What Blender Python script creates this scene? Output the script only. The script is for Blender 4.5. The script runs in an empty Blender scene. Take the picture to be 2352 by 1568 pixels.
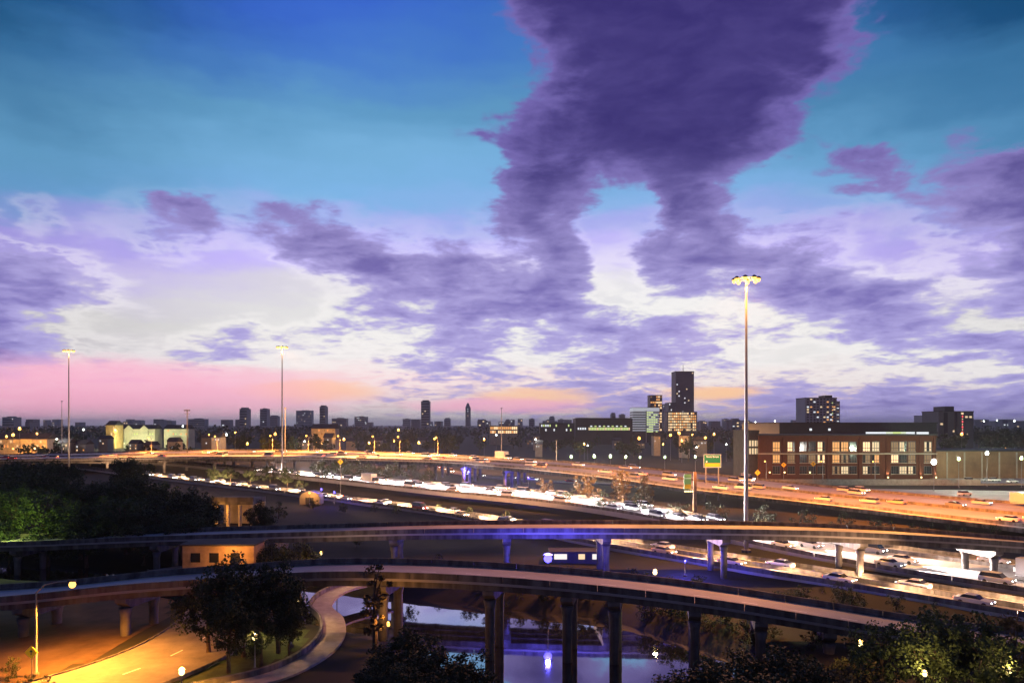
import bpy, math, random
from mathutils import Vector, Matrix, noise as mnoise
random.seed(7)
PI = math.pi
scene = bpy.context.scene
COL = scene.collection

# ------------------------------------------------------------------ camera, world, light, exposure
H = 24.0            # camera height above the street (a parking deck)
F = 1699.0          # focal length in pixels of a 2352 px wide frame
HOR = 975.0         # horizon row in that frame
cam_d = bpy.data.cameras.new('camera'); cam = bpy.data.objects.new('camera', cam_d); COL.objects.link(cam)
cam_d.sensor_width = 36.0; cam_d.lens = 36.0 * F / 2352.0
cam_d.shift_y = (HOR - 784.0) / 2352.0
cam_d.clip_start = 0.5; cam_d.clip_end = 40000
cam.location = (0, 0, H); cam.rotation_euler = (PI / 2, 0, 0)
scene.camera = cam
vs = scene.view_settings
vs.view_transform = 'Standard'; vs.look = 'None'; vs.exposure = 0.0; vs.gamma = 1.0; vs.use_curve_mapping = False
scene.cycles.max_bounces = 5; scene.cycles.diffuse_bounces = 2; scene.cycles.glossy_bounces = 3
scene.cycles.transmission_bounces = 2; scene.cycles.transparent_max_bounces = 4
scene.cycles.sample_clamp_indirect = 3.0; scene.cycles.use_light_tree = True
scene.cycles.caustics_reflective = False; scene.cycles.caustics_refractive = False

def lin(c):
    f = lambda v: (v / 255) / 12.92 if v / 255 <= 0.04045 else ((v / 255 + 0.055) / 1.055) ** 2.4
    return tuple(f(v) for v in c[:3])

# ---- sky: clear dusk gradient and a cloud layer laid out by direction (azimuth / elevation)
CL = [  # cloud cover, one row every 60 px of elevation from the zenith side (0) down to the horizon (960), one column every 80 px
 # 0    1    2    3    4    5    6    7    8    9   10   11   12   13   14   15   16   17   18   19   20   21   22   23   24   25   26   27   28   29   30
 [0,   0,   0,   0,   0,   0,   0,   0,   0,   0,   0,   0,   0,   0,   1,   6,   9,   9,  10,  10,  10,   9,   9,   9,   8,   3,   0,   0,   0,   0,   0],
 [0,   0,   0,   0,   0,   0,   0,   0,   0,   0,   0,   0,   0,   0,   0,   5,   9,   9,  10,  10,  10,   9,   9,   9,   6,   1,   0,   0,   0,   0,   0],
 [0,   0,   0,   0,   0,   0,   0,   0,   0,   0, 1.5,   2,   0,   0,   0,   4,   8,   9,   9,  10,   9,   9,   9,   8,   2,   0,   0,   0,   0,   0,   0],
 [0,   0,   0,   0,   0,   0,   0,   0,   0,   0,   1,   2,   0,   0,   0,   3,   8,   9,   9,   9,   9,   9,   9,   7,   1,   0,   0,   0,   0,   0,   0],
 [0,   0,   0, 1.5,   0,   0,   0,   0,   0,   0,   0,   1,   0,   0,   0,   3,   8,   9,   9,   9,   9,   9,   9,   7,   1,   0,   0,   0,   0,   0,   0],
 [0,   0,   0,   0,   0,   0,   0,   0,   0,   0,   0,   0,   0,   1,   2,   5,   8,   9,   9,   9,   9,   9,   8,   5,   1,   0,   0, 1.5,   1,   1,   1],
 [0,   0,   0,   0,   0,   0,   0,   0,   0,   0,   0,   0,   0,   2,   2,   7,   8,   8,   8,   8,   9,   8,   5,   2,   4,   6,   2,   6,   5,   8,   8],
 [0,   0,   0,   0,   0,   0,   0,   0,   0,   0,   0,   0,   0,   1,   3,   8,   8,   3,   3,   8,   7,   3,   1,   0,   3,   6,   3,   2,   6,   8,   9],
 [0,   4,   2,   0,   4,   7,   6,   1,   6,   3,   1,   0,   0,   0,   2,   8,   8,   1,   1,   7,   5,   1,   0,   0,   0,   0,   3,   5,   7,   8,   8],
 [0,   0,   0,   0,   0,   4,   5,   0,   5,   8,   3,   2,   3,   1,   1,   7,   8,   1,   0,   5,   7,   8,   3,   4,   3,   1,   0,   2,   2,   6,   7],
 [8,   6,   2,   0,   0,   0,   0,   0,   1,   7,   8,   8,   5,   7,   3,   4,   8,   1,   1,   7,   8,   8,   7,   5,   1,   0,   0,   1,   2,   6,   9],
 [7,   9,   8,   3,   0,   0,   0,   0,   0,   0,   2,   5,   5,   7,   7,   6,   8,   1,   0,   3,   6,   6,   6,   8,   7,   6,   3,   2,   6,   8,   9],
 [8,   3,   1,   0,   0,   0,   0,   0,   0,   0,   3,   6,   5,   7,   7,   7,   7,   6,   4,   2,   1,   1,   4,   7,   8,   9,   7,   3,   1,   1,   2],
 [8,   7,   2,   0,   0,   0,   4,   6,   2,   5,   3,   1,   2,   4,   5,   3,   3,   4,   7,   7,   5,   5,   2,   0,   2,   5,   6,   7,   7,   7,   7],
 [7,   4,   4,   4,   3,   4,   4,   1,   0,   0,   0,   2,   5,   6,   4,   2,   3,   4,   2,   4,   3,   2,   0,   0,   0,   0,   0,   0,   0,   2,   3],
 [1,   0,   0,   0,   0,   0,   0,   0,   0,   0,   1,   3,   2,   2,   3,   3,   4,   6,   6,   4,   2,   3,   5,   6,   6,   6,   7,   7,   7,   7,   7],
 [1,   1,   1,   1,   1,   1,   1,   1,   1,   1,   2,   2,   2,   2,   2,   2,   3,   3,   4,   4,   4,   5,   5,   6,   6,   6,   6,   6,   6,   6,   6]]
CLEAR = [  # (row in px, left, middle-left, middle-right, right)
 (0,   (18, 74, 118), (54, 98, 196), (56, 108, 175), (18, 72, 116)),
 (120, (52, 106, 152), (66, 116, 196), (66, 120, 176), (54, 110, 154)),
 (250, (74, 128, 168), (92, 150, 192), (80, 136, 178), (62, 118, 162)),
 (350, (90, 146, 186), (114, 170, 212), (106, 162, 206), (86, 142, 184)),
 (450, (96, 148, 196), (120, 174, 222), (124, 172, 222), (112, 160, 210)),
 (520, (150, 144, 212), (164, 170, 234), (168, 166, 232), (158, 150, 218)),
 (590, (168, 154, 224), (196, 184, 250), (200, 188, 248), (172, 158, 228)),
 (650, (194, 184, 226), (212, 209, 220), (224, 222, 228), (198, 186, 236)),
 (720, (196, 194, 194), (224, 224, 222), (228, 228, 226), (202, 200, 200)),
 (800, (196, 192, 198), (230, 229, 228), (230, 229, 228), (226, 226, 224)),
 (850, (216, 184, 200), (234, 226, 228), (230, 228, 226), (226, 222, 222)),
 (890, (240, 172, 198), (252, 204, 208), (240, 212, 204), (228, 206, 214)),
 (930, (212, 152, 176), (214, 196, 202), (226, 190, 190), (192, 182, 206)),
 (975, (170, 164, 170), (182, 180, 182), (176, 172, 178), (156, 150, 172))]

def grid_cloud(px, py):
    px = max(0, min(2399, px)) / 80.0; py = max(0, min(959, py)) / 60.0
    i, j = int(px), int(py); fx, fy = px - i, py - j
    g = CL
    return ((g[j][i] * (1 - fx) + g[j][i + 1] * fx) * (1 - fy) + (g[j + 1][i] * (1 - fx) + g[j + 1][i + 1] * fx) * fy)

def grid_clear(px, py):
    py = max(0, min(974.9, py))
    k = max(i for i in range(len(CLEAR)) if CLEAR[i][0] <= py)
    k = min(k, len(CLEAR) - 2)
    t = (py - CLEAR[k][0]) / (CLEAR[k + 1][0] - CLEAR[k][0])
    xs = (0, 780, 1560, 2352); px = max(0, min(2351, px))
    a = max(i for i in range(3) if xs[i] <= px); s = (px - xs[a]) / (xs[a + 1] - xs[a]); s = s * s * (3 - 2 * s)
    def at(row):
        c0, c1 = lin(row[1 + a]), lin(row[2 + a])
        return [c0[q] * (1 - s) + c1[q] * s for q in range(3)]
    c0, c1 = at(CLEAR[k]), at(CLEAR[k + 1])
    return [c0[q] * (1 - t) + c1[q] * t for q in range(3)]

world = bpy.data.worlds.new('World'); scene.world = world; world.use_nodes = True
wg = bpy.data.node_groups.new('dusk_sky', 'ShaderNodeTree')   # built apart, then dropped into the world
wg.interface.new_socket('Color', in_out='OUTPUT', socket_type='NodeSocketColor')
wn = wg.nodes; wl = wg.links
def wm(op, a, b=None, c=None, clamp=False):
    n = wn.new('ShaderNodeMath'); n.operation = op; n.use_clamp = clamp
    for k, v in enumerate((a, b, c)):
        if v is None: continue
        if isinstance(v, (int, float)): n.inputs[k].default_value = v
        else: wl.new(v, n.inputs[k])
    return n.outputs[0]
def wmix(fac, a, b, mode='MIX'):
    n = wn.new('ShaderNodeMix'); n.data_type = 'RGBA'; n.blend_type = mode; n.clamp_factor = True
    for sock, v in ((n.inputs[0], fac), (n.inputs[6], a), (n.inputs[7], b)):
        if isinstance(v, (int, float)): sock.default_value = v
        elif isinstance(v, tuple): sock.default_value = (*v, 1)
        else: wl.new(v, sock)
    return n.outputs[2]
def wsmooth(v, lo, hi):
    n = wn.new('ShaderNodeMapRange'); n.interpolation_type = 'SMOOTHSTEP'
    wl.new(v, n.inputs[0]); n.inputs[1].default_value = lo; n.inputs[2].default_value = hi
    return n.outputs[0]
def wnoise(vec, scale, detail, rough=0.55, dist=0.0):
    n = wn.new('ShaderNodeTexNoise'); n.inputs['Scale'].default_value = scale; n.inputs['Detail'].default_value = detail
    n.inputs['Roughness'].default_value = rough; n.inputs['Distortion'].default_value = dist
    wl.new(vec, n.inputs['Vector']); return n
tc = wn.new('ShaderNodeTexCoord'); sep = wn.new('ShaderNodeSeparateXYZ'); wl.new(tc.outputs['Generated'], sep.inputs[0])
dx, dy, dz = sep.outputs
az = wm('ARCTAN2', dx, dy)                                   # 0 straight ahead
hyp = wm('SQRT', wm('ADD', wm('MULTIPLY', dx, dx), wm('MULTIPLY', dy, dy)))
tanel = wm('DIVIDE', dz, wm('MAXIMUM', hyp, 0.02))
# coordinates on the cloud sheet, foreshortened toward the horizon
den = wm('ADD', wm('MAXIMUM', dz, 0.0), 0.17)
comb = wn.new('ShaderNodeCombineXYZ')
wl.new(wm('DIVIDE', dx, den), comb.inputs[0]); wl.new(wm('DIVIDE', dy, den), comb.inputs[1]); wl.new(wm('MULTIPLY', dz, 3.0), comb.inputs[2])
warp = wnoise(comb.outputs[0], 2.6, 6, 0.6)
wsep = wn.new('ShaderNodeSeparateColor'); wl.new(warp.outputs['Color'], wsep.inputs[0])
amp = wm('ADD', wm('MULTIPLY', tanel, 0.9), 0.16)
AZH = math.atan(1176 / F)                                    # half of the azimuth range that carries the layout; mirrored beyond
wu = wm('MULTIPLY', wm('SUBTRACT', wsep.outputs[0], 0.5), wm('MULTIPLY', amp, 0.34))
wv = wm('MULTIPLY', wm('SUBTRACT', wsep.outputs[1], 0.5), wm('MULTIPLY', amp, 0.22))
u_raw = wm('ADD', wm('MULTIPLY', az, 0.5 / AZH), 0.5)
u = wm('PINGPONG', wm('ADD', u_raw, wu), 1.0)
VMAX = HOR / F
v = wm('ADD', tanel, wv)
NR = 20
vj = wm('MULTIPLY', wm('MINIMUM', wm('MAXIMUM', v, 0.0), VMAX), (NR - 1) / VMAX)
def pix(uu, vv):
    a = (uu - 0.5) * 2 * AZH
    return 1176 + F * math.tan(a), HOR - F * vv / math.cos(a)
cov = None; clear = None
for j in range(NR):
    vv = j * VMAX / (NR - 1)
    r = wn.new('ShaderNodeValToRGB'); cr = r.color_ramp; cr.interpolation = 'EASE'
    NS = 31
    for i in range(NS):
        uu = i / (NS - 1)
        e = cr.elements[i] if i < 1 else (cr.elements.new(uu) if i < NS - 1 else cr.elements[len(cr.elements) - 1])
        e.position = uu; e.color = (*grid_clear(*pix(uu, vv)), grid_cloud(*pix(uu, vv)) / 10.0)
    wl.new(u, r.inputs[0])
    if j == 0: clear, cov = r.outputs[0], r.outputs[1]
    else:
        t = wsmooth(vj, j - 1.0, float(j))
        clear = wmix(t, clear, r.outputs[0])
        m = wn.new('ShaderNodeMix'); m.data_type = 'FLOAT'
        wl.new(t, m.inputs[0]); wl.new(cov, m.inputs[2]); wl.new(r.outputs[1], m.inputs[3]); cov = m.outputs[0]
billow = wnoise(comb.outputs[0], 4.6, 8, 0.60, 0.3)
wisp = wnoise(comb.outputs[0], 11.0, 5, 0.6, 0.5)
nz = wm('ADD', wm('MULTIPLY', wm('SUBTRACT', billow.outputs[0], 0.5), 1.45), wm('MULTIPLY', wm('SUBTRACT', wisp.outputs[0], 0.5), 0.55))
bodyw = wm('ADD', 0.20, wm('MULTIPLY', wsmooth(cov, 0.02, 0.30), wm('SUBTRACT', 0.70, wm('MULTIPLY', wsmooth(cov, 0.7, 1.0), 0.45))))
dens = wm('ADD', cov, wm('MULTIPLY', nz, bodyw))
mask = wsmooth(dens, 0.21, 0.50)
core = wsmooth(dens, 0.36, 1.0)
hi = wsmooth(tanel, 0.10, 0.40)
cloud_edge = wmix(hi, lin((176, 168, 222)), lin((112, 100, 170)))
cloud_core = wmix(hi, lin((112, 102, 176)), lin((52, 44, 108)))
cloud = wmix(core, cloud_edge, cloud_core)
shade = wsmooth(wisp.outputs[0], 0.30, 0.72)
cloud = wmix(wm('MULTIPLY', shade, 0.14), cloud, cloud_edge)
sky = wmix(mask, clear, cloud)
# lit rims: thin cloud low in the west catches the afterglow
rim = wm('MULTIPLY', wm('MULTIPLY', wsmooth(dens, 0.02, 0.16), wm('SUBTRACT', 1.0, wsmooth(dens, 0.16, 0.34))), wm('SUBTRACT', 1.0, wsmooth(tanel, 0.16, 0.32)))
sky = wmix(wm('MULTIPLY', rim, 0.35), sky, (1.0, 0.97, 0.95))
# afterglow: peach breaks low over the horizon
def glow(px, py, ru, rv, col, k, s):
    a0 = math.atan((px - 1176) / F); t0 = (HOR - py) / F * math.cos(a0)
    ex = wm('DIVIDE', wm('SUBTRACT', wm('ADD', az, wm('MULTIPLY', wu, 0.8)), a0), ru)
    ey = wm('DIVIDE', wm('SUBTRACT', wm('ADD', tanel, wm('MULTIPLY', wv, 0.6)), t0), rv)
    d2 = wm('ADD', wm('MULTIPLY', ex, ex), wm('MULTIPLY', ey, ey))
    return wmix(wm('MULTIPLY', wm('SUBTRACT', 1.0, wsmooth(d2, 0.0, 1.0)), k), s, lin(col))
sky = glow(710, 896, 0.11, 0.018, (255, 208, 158), 1.0, sky)
sky = glow(1225, 912, 0.10, 0.016, (255, 205, 165), 0.9, sky)
sky = glow(1640, 902, 0.07, 0.010, (255, 205, 160), 1.0, sky)
sky = glow(1150, 932, 0.16, 0.014, (250, 178, 205), 0.8, sky)
sky = glow(250, 898, 0.36, 0.048, (255, 182, 208), 0.85, sky)
# the east behind the camera has already darkened
east = wsmooth(wm('DIVIDE', dy, wm('MAXIMUM', hyp, 0.02)), -0.5, 0.72)
sky = wmix(1.0, sky, wmix(east, (0.22, 0.24, 0.32), (1, 1, 1)), 'MULTIPLY')
gout = wn.new('NodeGroupOutput'); wl.new(sky, gout.inputs[0])
wn = world.node_tree.nodes; wl = world.node_tree.links; wn.clear()
skyg = wn.new('ShaderNodeGroup'); skyg.node_tree = wg; sky = skyg.outputs[0]
nish = wn.new('ShaderNodeTexSky'); nish.sky_type = 'NISHITA'; nish.sun_disc = False
nish.sun_elevation = math.radians(0.5); nish.sun_rotation = math.radians(-12.0)
bg1 = wn.new('ShaderNodeBackground'); wl.new(sky, bg1.inputs[0]); bg1.inputs[1].default_value = 1.1
bg2 = wn.new('ShaderNodeBackground'); wl.new(nish.outputs[0], bg2.inputs[0]); bg2.inputs[1].default_value = 0.002
addsh = wn.new('ShaderNodeAddShader'); wl.new(bg1.outputs[0], addsh.inputs[0]); wl.new(bg2.outputs[0], addsh.inputs[1])
wout = wn.new('ShaderNodeOutputWorld'); wl.new(addsh.outputs[0], wout.inputs[0])

world.cycles.sampling_method = 'MANUAL'; world.cycles.sample_map_resolution = 256

sun_d = bpy.data.lights.new('sun', 'SUN'); sun_d.energy = 0.04; sun_d.angle = math.radians(15); sun_d.color = (1.0, 0.78, 0.66)
sun = bpy.data.objects.new('sun', sun_d); COL.objects.link(sun)
sun.rotation_euler = Vector((0.2, -1.0, -0.09)).to_track_quat('-Z', 'Y').to_euler()

# ------------------------------------------------------------------ helpers
def PX(x, y, Y):            # a point at depth Y that is seen at column x, row y of the 2352 px frame
    return ((x - 1176.0) * Y / F, Y, H - (y - HOR) * Y / F)
def GP(x, y, z=0.0):        # a point at height z
    Y = (H - z) * F / (y - HOR)
    return ((x - 1176.0) * Y / F, Y, z)

MATS = {}
def mat(name, col, rough=0.8, var=0.25, scale=0.5, emit=None, es=0.0, metal=0.0, bump=0.0, col2=None, spec=0.3, sample=True, streak=0.0):
    if name in MATS: return MATS[name]
    m = bpy.data.materials.new(name); m.use_nodes = True; MATS[name] = m
    nt = m.node_tree; b = nt.nodes['Principled BSDF']
    b.inputs['Roughness'].default_value = rough; b.inputs['Metallic'].default_value = metal
    b.inputs['Specular IOR Level'].default_value = spec
    b.inputs['Base Color'].default_value = (*col, 1)
    if var > 0:
        t = nt.nodes.new('ShaderNodeTexCoord'); n = nt.nodes.new('ShaderNodeTexNoise')
        n.inputs['Scale'].default_value = scale; n.inputs['Detail'].default_value = 6; n.inputs['Roughness'].default_value = 0.65
        nt.links.new(t.outputs['Object'], n.inputs['Vector'])
        r = nt.nodes.new('ShaderNodeValToRGB'); r.color_ramp.elements[0].position = 0.3; r.color_ramp.elements[1].position = 0.7
        c2 = col2 or tuple(min(1, c * (1 + var)) for c in col)
        r.color_ramp.elements[0].color = (*[c * (1 - var) for c in col], 1); r.color_ramp.elements[1].color = (*c2, 1)
        nt.links.new(n.outputs[0], r.inputs[0])
        if streak:                                   # rain streaks running down from the edges
            mp = nt.nodes.new('ShaderNodeMapping'); mp.inputs['Scale'].default_value = (1.1, 1.1, 0.10); nt.links.new(t.outputs['Object'], mp.inputs[0])
            n3 = nt.nodes.new('ShaderNodeTexNoise'); n3.inputs['Scale'].default_value = 1.0; n3.inputs['Detail'].default_value = 5; nt.links.new(mp.outputs[0], n3.inputs['Vector'])
            r3 = nt.nodes.new('ShaderNodeValToRGB'); r3.color_ramp.elements[0].position = 0.38; r3.color_ramp.elements[1].position = 0.62
            r3.color_ramp.elements[0].color = (1 - streak, 1 - streak, 1 - streak, 1); r3.color_ramp.elements[1].color = (1, 1, 1, 1); nt.links.new(n3.outputs[0], r3.inputs[0])
            mx = nt.nodes.new('ShaderNodeMix'); mx.data_type = 'RGBA'; mx.blend_type = 'MULTIPLY'; mx.inputs[0].default_value = 1.0
            nt.links.new(r.outputs[0], mx.inputs[6]); nt.links.new(r3.outputs[0], mx.inputs[7]); nt.links.new(mx.outputs[2], b.inputs['Base Color'])
        else: nt.links.new(r.outputs[0], b.inputs['Base Color'])
        if bump > 0:
            bp = nt.nodes.new('ShaderNodeBump'); bp.inputs['Strength'].default_value = bump; bp.inputs['Distance'].default_value = 0.05
            n2 = nt.nodes.new('ShaderNodeTexNoise'); n2.inputs['Scale'].default_value = scale * 8; n2.inputs['Detail'].default_value = 4
            nt.links.new(t.outputs['Object'], n2.inputs['Vector'])
            nt.links.new(n2.outputs[0], bp.inputs['Height']); nt.links.new(bp.outputs[0], b.inputs['Normal'])
    if emit:
        b.inputs['Emission Color'].default_value = (*emit, 1); b.inputs['Emission Strength'].default_value = es
        if not sample: m.cycles.emission_sampling = 'NONE'
    return m
def glowmat(name, col, es): return mat(name, (0.02, 0.02, 0.02), 0.5, 0, emit=col, es=es, sample=False)

M = dict(
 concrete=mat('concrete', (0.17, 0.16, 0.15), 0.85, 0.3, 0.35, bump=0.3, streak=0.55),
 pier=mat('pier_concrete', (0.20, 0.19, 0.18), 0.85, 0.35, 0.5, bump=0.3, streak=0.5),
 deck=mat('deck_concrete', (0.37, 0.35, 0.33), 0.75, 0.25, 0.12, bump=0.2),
 asphalt=mat('asphalt', (0.10, 0.10, 0.10), 0.8, 0.3, 0.2, bump=0.3),
 paleroad=mat('worn_concrete_road', (0.36, 0.35, 0.335), 0.7, 0.2, 0.15, bump=0.2),
 paint=mat('road_paint', (0.75, 0.74, 0.70), 0.7, 0.2, 2.0),
 ypaint=mat('yellow_paint', (0.65, 0.45, 0.06), 0.7, 0.2, 2.0),
 steel=mat('galvanised_steel', (0.32, 0.33, 0.34), 0.45, 0.15, 1.0, metal=0.6),
 darksteel=mat('dark_steel', (0.09, 0.09, 0.095), 0.5, 0.15, 1.0, metal=0.3),
 bark=mat('bark', (0.09, 0.065, 0.045), 0.95, 0.4, 3.0),
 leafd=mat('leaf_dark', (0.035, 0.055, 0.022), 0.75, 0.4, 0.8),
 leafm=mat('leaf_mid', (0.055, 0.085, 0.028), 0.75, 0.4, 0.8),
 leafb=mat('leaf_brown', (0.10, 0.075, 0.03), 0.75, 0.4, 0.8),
 grass=mat('grass', (0.045, 0.060, 0.020), 0.95, 0.4, 0.6),
 path=mat('path_concrete', (0.33, 0.29, 0.24), 0.85, 0.25, 0.8, bump=0.2),
 tyre=mat('tyre_rubber', (0.02, 0.02, 0.02), 0.9, 0),
 rim=mat('wheel_rim', (0.4, 0.4, 0.42), 0.35, 0, metal=0.8),
 carglass=mat('car_glass', (0.02, 0.022, 0.025), 0.08, 0, spec=0.6),
 brick=mat('red_brick', (0.095, 0.030, 0.015), 0.9, 0.25, 1.5, bump=0.3),
 stonetrim=mat('stone_trim', (0.42, 0.34, 0.26), 0.85, 0.2, 1.0),
 roofing=mat('dark_roofing', (0.05, 0.05, 0.055), 0.9, 0.3, 0.5),
 greysteel=mat('grey_cladding', (0.16, 0.165, 0.175), 0.6, 0.2, 0.03),
 darkclad=mat('dark_cladding', (0.06, 0.062, 0.07), 0.5, 0.3, 0.03),
 paleclad=mat('pale_cladding', (0.42, 0.42, 0.43), 0.7, 0.15, 0.03),
 hazeclad=mat('far_tower_cladding', (0.22, 0.215, 0.22), 0.7, 0.2, 0.02),
 darkglass=mat('dark_window_glass', (0.02, 0.022, 0.028), 0.12, 0, spec=0.6),
 stucco=mat('cream_stucco', (0.45, 0.40, 0.30), 0.85, 0.2, 0.5),
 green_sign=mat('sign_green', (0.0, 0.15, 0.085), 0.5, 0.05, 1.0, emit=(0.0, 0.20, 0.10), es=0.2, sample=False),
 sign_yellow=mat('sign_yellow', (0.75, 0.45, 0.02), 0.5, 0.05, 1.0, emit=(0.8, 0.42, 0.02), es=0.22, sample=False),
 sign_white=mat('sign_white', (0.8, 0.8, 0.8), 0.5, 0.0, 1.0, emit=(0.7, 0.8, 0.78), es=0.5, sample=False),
 headlamp=glowmat('headlamp_glow', (1.0, 0.93, 0.84), 28.0),
 taillamp=glowmat('taillamp_glow', (1.0, 0.07, 0.02), 7.0),
 sodium=glowmat('sodium_lamp_glow', (1.0, 0.50, 0.10), 3.4),
 sodium_far=glowmat('sodium_lamp_glow_far', (1.0, 0.48, 0.08), 5.0),
 warmwhite=glowmat('warm_lamp_glow', (1.0, 0.74, 0.30), 4.5),
 coolwhite=glowmat('white_lamp_glow', (0.92, 1.0, 0.93), 24.0),
 greenwhite=glowmat('greenish_lamp_glow', (0.74, 1.0, 0.45), 3.5),
 blueglow=glowmat('blue_lamp_glow', (0.10, 0.08, 1.0), 5.0),
 winwarm=glowmat('window_warm', (1.0, 0.66, 0.34), 1.5),
 winyel=glowmat('window_yellow', (1.0, 0.74, 0.42), 0.9),
 winorange=glowmat('window_orange', (1.0, 0.45, 0.14), 1.0),
 wingreen=glowmat('window_greenish', (0.72, 0.88, 0.30), 0.9),
 winwhite=glowmat('window_white', (0.9, 0.95, 1.0), 1.0),
 windim=glowmat('window_dim', (0.9, 0.5, 0.22), 0.30),
 redlamp=glowmat('red_beacon', (1.0, 0.05, 0.06), 6.0),
)
CARP = [mat('car_paint_' + n, c, 0.3, 0, spec=0.5) for n, c in (('white', (0.75, 0.75, 0.74)), ('silver', (0.45, 0.46, 0.48)), ('grey', (0.18, 0.18, 0.19)),
        ('black', (0.03, 0.03, 0.032)), ('red', (0.35, 0.03, 0.025)), ('blue', (0.05, 0.09, 0.25)), ('tan', (0.45, 0.36, 0.25)))]

class MB:
    def __init__(s): s.v = []; s.f = []
    def add(s, vs, fs):
        n = len(s.v); s.v += [tuple(p) for p in vs]; s.f += [tuple(i + n for i in f) for f in fs]; return s
    def box(s, x0, x1, y0, y1, z0, z1, taper=0.0):
        tx, ty = (x1 - x0) * taper / 2, (y1 - y0) * taper / 2
        return s.add([(x0, y0, z0), (x1, y0, z0), (x1, y1, z0), (x0, y1, z0), (x0 + tx, y0 + ty, z1), (x1 - tx, y0 + ty, z1), (x1 - tx, y1 - ty, z1), (x0 + tx, y1 - ty, z1)],
                     [(3, 2, 1, 0), (4, 5, 6, 7), (0, 1, 5, 4), (1, 2, 6, 5), (2, 3, 7, 6), (3, 0, 4, 7)])
    def cbox(s, c, sx, sy, sz): return s.box(c[0] - sx / 2, c[0] + sx / 2, c[1] - sy / 2, c[1] + sy / 2, c[2] - sz / 2, c[2] + sz / 2)
    def lathe(s, prof, n=10, c=(0, 0, 0)):
        vs = []; fs = []
        for r, z in prof:
            for k in range(n): a = 2 * PI * k / n; vs.append((c[0] + r * math.cos(a), c[1] + r * math.sin(a), c[2] + z))
        m = len(prof)
        for i in range(m - 1):
            for k in range(n): fs.append((i * n + k, i * n + (k + 1) % n, (i + 1) * n + (k + 1) % n, (i + 1) * n + k))
        fs.append(tuple(range(n - 1, -1, -1))); fs.append(tuple((m - 1) * n + k for k in range(n)))
        return s.add(vs, fs)
    def tube(s, pts, rad, n=6):
        pts = [Vector(p) for p in pts]; vs = []; fs = []
        if not isinstance(rad, (list, tuple)): rad = [rad] * len(pts)
        for i, p in enumerate(pts):
            d = (pts[min(i + 1, len(pts) - 1)] - pts[max(i - 1, 0)]).normalized()
            a = d.cross(Vector((0, 0, 1))); a = Vector((1, 0, 0)) if a.length < 1e-4 else a.normalized(); b = d.cross(a)
            for k in range(n): t = 2 * PI * k / n; q = p + a * math.cos(t) * rad[i] + b * math.sin(t) * rad[i]; vs.append(q)
        for i in range(len(pts) - 1):
            for k in range(n): fs.append((i * n + k, i * n + (k + 1) % n, (i + 1) * n + (k + 1) % n, (i + 1) * n + k))
        fs.append(tuple(range(n))); fs.append(tuple((len(pts) - 1) * n + k for k in range(n - 1, -1, -1)))
        return s.add(vs, fs)
    def prism(s, poly, y0, y1):     # polygon in XZ pushed along Y
        n = len(poly); vs = [(x, y0, z) for x, z in poly] + [(x, y1, z) for x, z in poly]
        return s.add(vs, [tuple(range(n)), tuple(range(2 * n - 1, n - 1, -1))] + [((k + 1) % n, k, n + k, n + (k + 1) % n) for k in range(n)])
    def ico(s, c, r):
        return s.lathe([(r * 0.35, -r * 0.94), (r * 0.8, -r * 0.6), (r, 0), (r * 0.8, r * 0.6), (r * 0.35, r * 0.94)], 8, c)
    def mesh(s, name):
        me = bpy.data.meshes.new(name); me.from_pydata(s.v, [], s.f); me.update(); return me
    def build(s, name, m, parent=None, smooth=False):
        me = s.mesh(name); me.materials.append(m)
        if smooth: me.polygons.foreach_set('use_smooth', [True] * len(me.polygons))
        return link(name, me, parent)
def link(name, data, parent=None, loc=None):
    o = bpy.data.objects.new(name, data); COL.objects.link(o)
    if parent is not None: o.parent = parent
    if loc is not None: o.location = loc
    return o
def tag(o, label=None, cat=None, group=None, kind=None):
    if label: o['label'] = label
    if cat: o['category'] = cat
    if group: o['group'] = group
    if kind: o['kind'] = kind
    return o
def thing(name, label, cat, loc=(0, 0, 0), rz=0.0, group=None):
    o = link(name, None, None, loc); o.empty_display_size = 0.2; o.rotation_euler = (0, 0, rz)
    return tag(o, label, cat, group)
def copy_tree(o, parent=None, depth=3):
    c = o.copy(); COL.objects.link(c); c.parent = parent
    for ch in o.children:
        copy_tree(ch, c)
    return c
def lamp(kind, parent, loc, power, col, size=0.3, spot=None, aim=None, blend=0.6):
    d = bpy.data.lights.new('light', kind); d.energy = power; d.color = col; d.shadow_soft_size = size
    if spot: d.spot_size = math.radians(spot); d.spot_blend = blend
    o = bpy.data.objects.new('light', d); COL.objects.link(o); o.parent = parent; o.location = loc
    if aim: o.rotation_euler = Vector(aim).to_track_quat('-Z', 'Y').to_euler()
    return o
SOD = (1.0, 0.40, 0.07); SODW = (1.0, 0.60, 0.24); WHT = (1.0, 0.93, 0.82); GRN = (0.82, 1.0, 0.72); BLU = (0.10, 0.08, 1.0)

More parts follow.
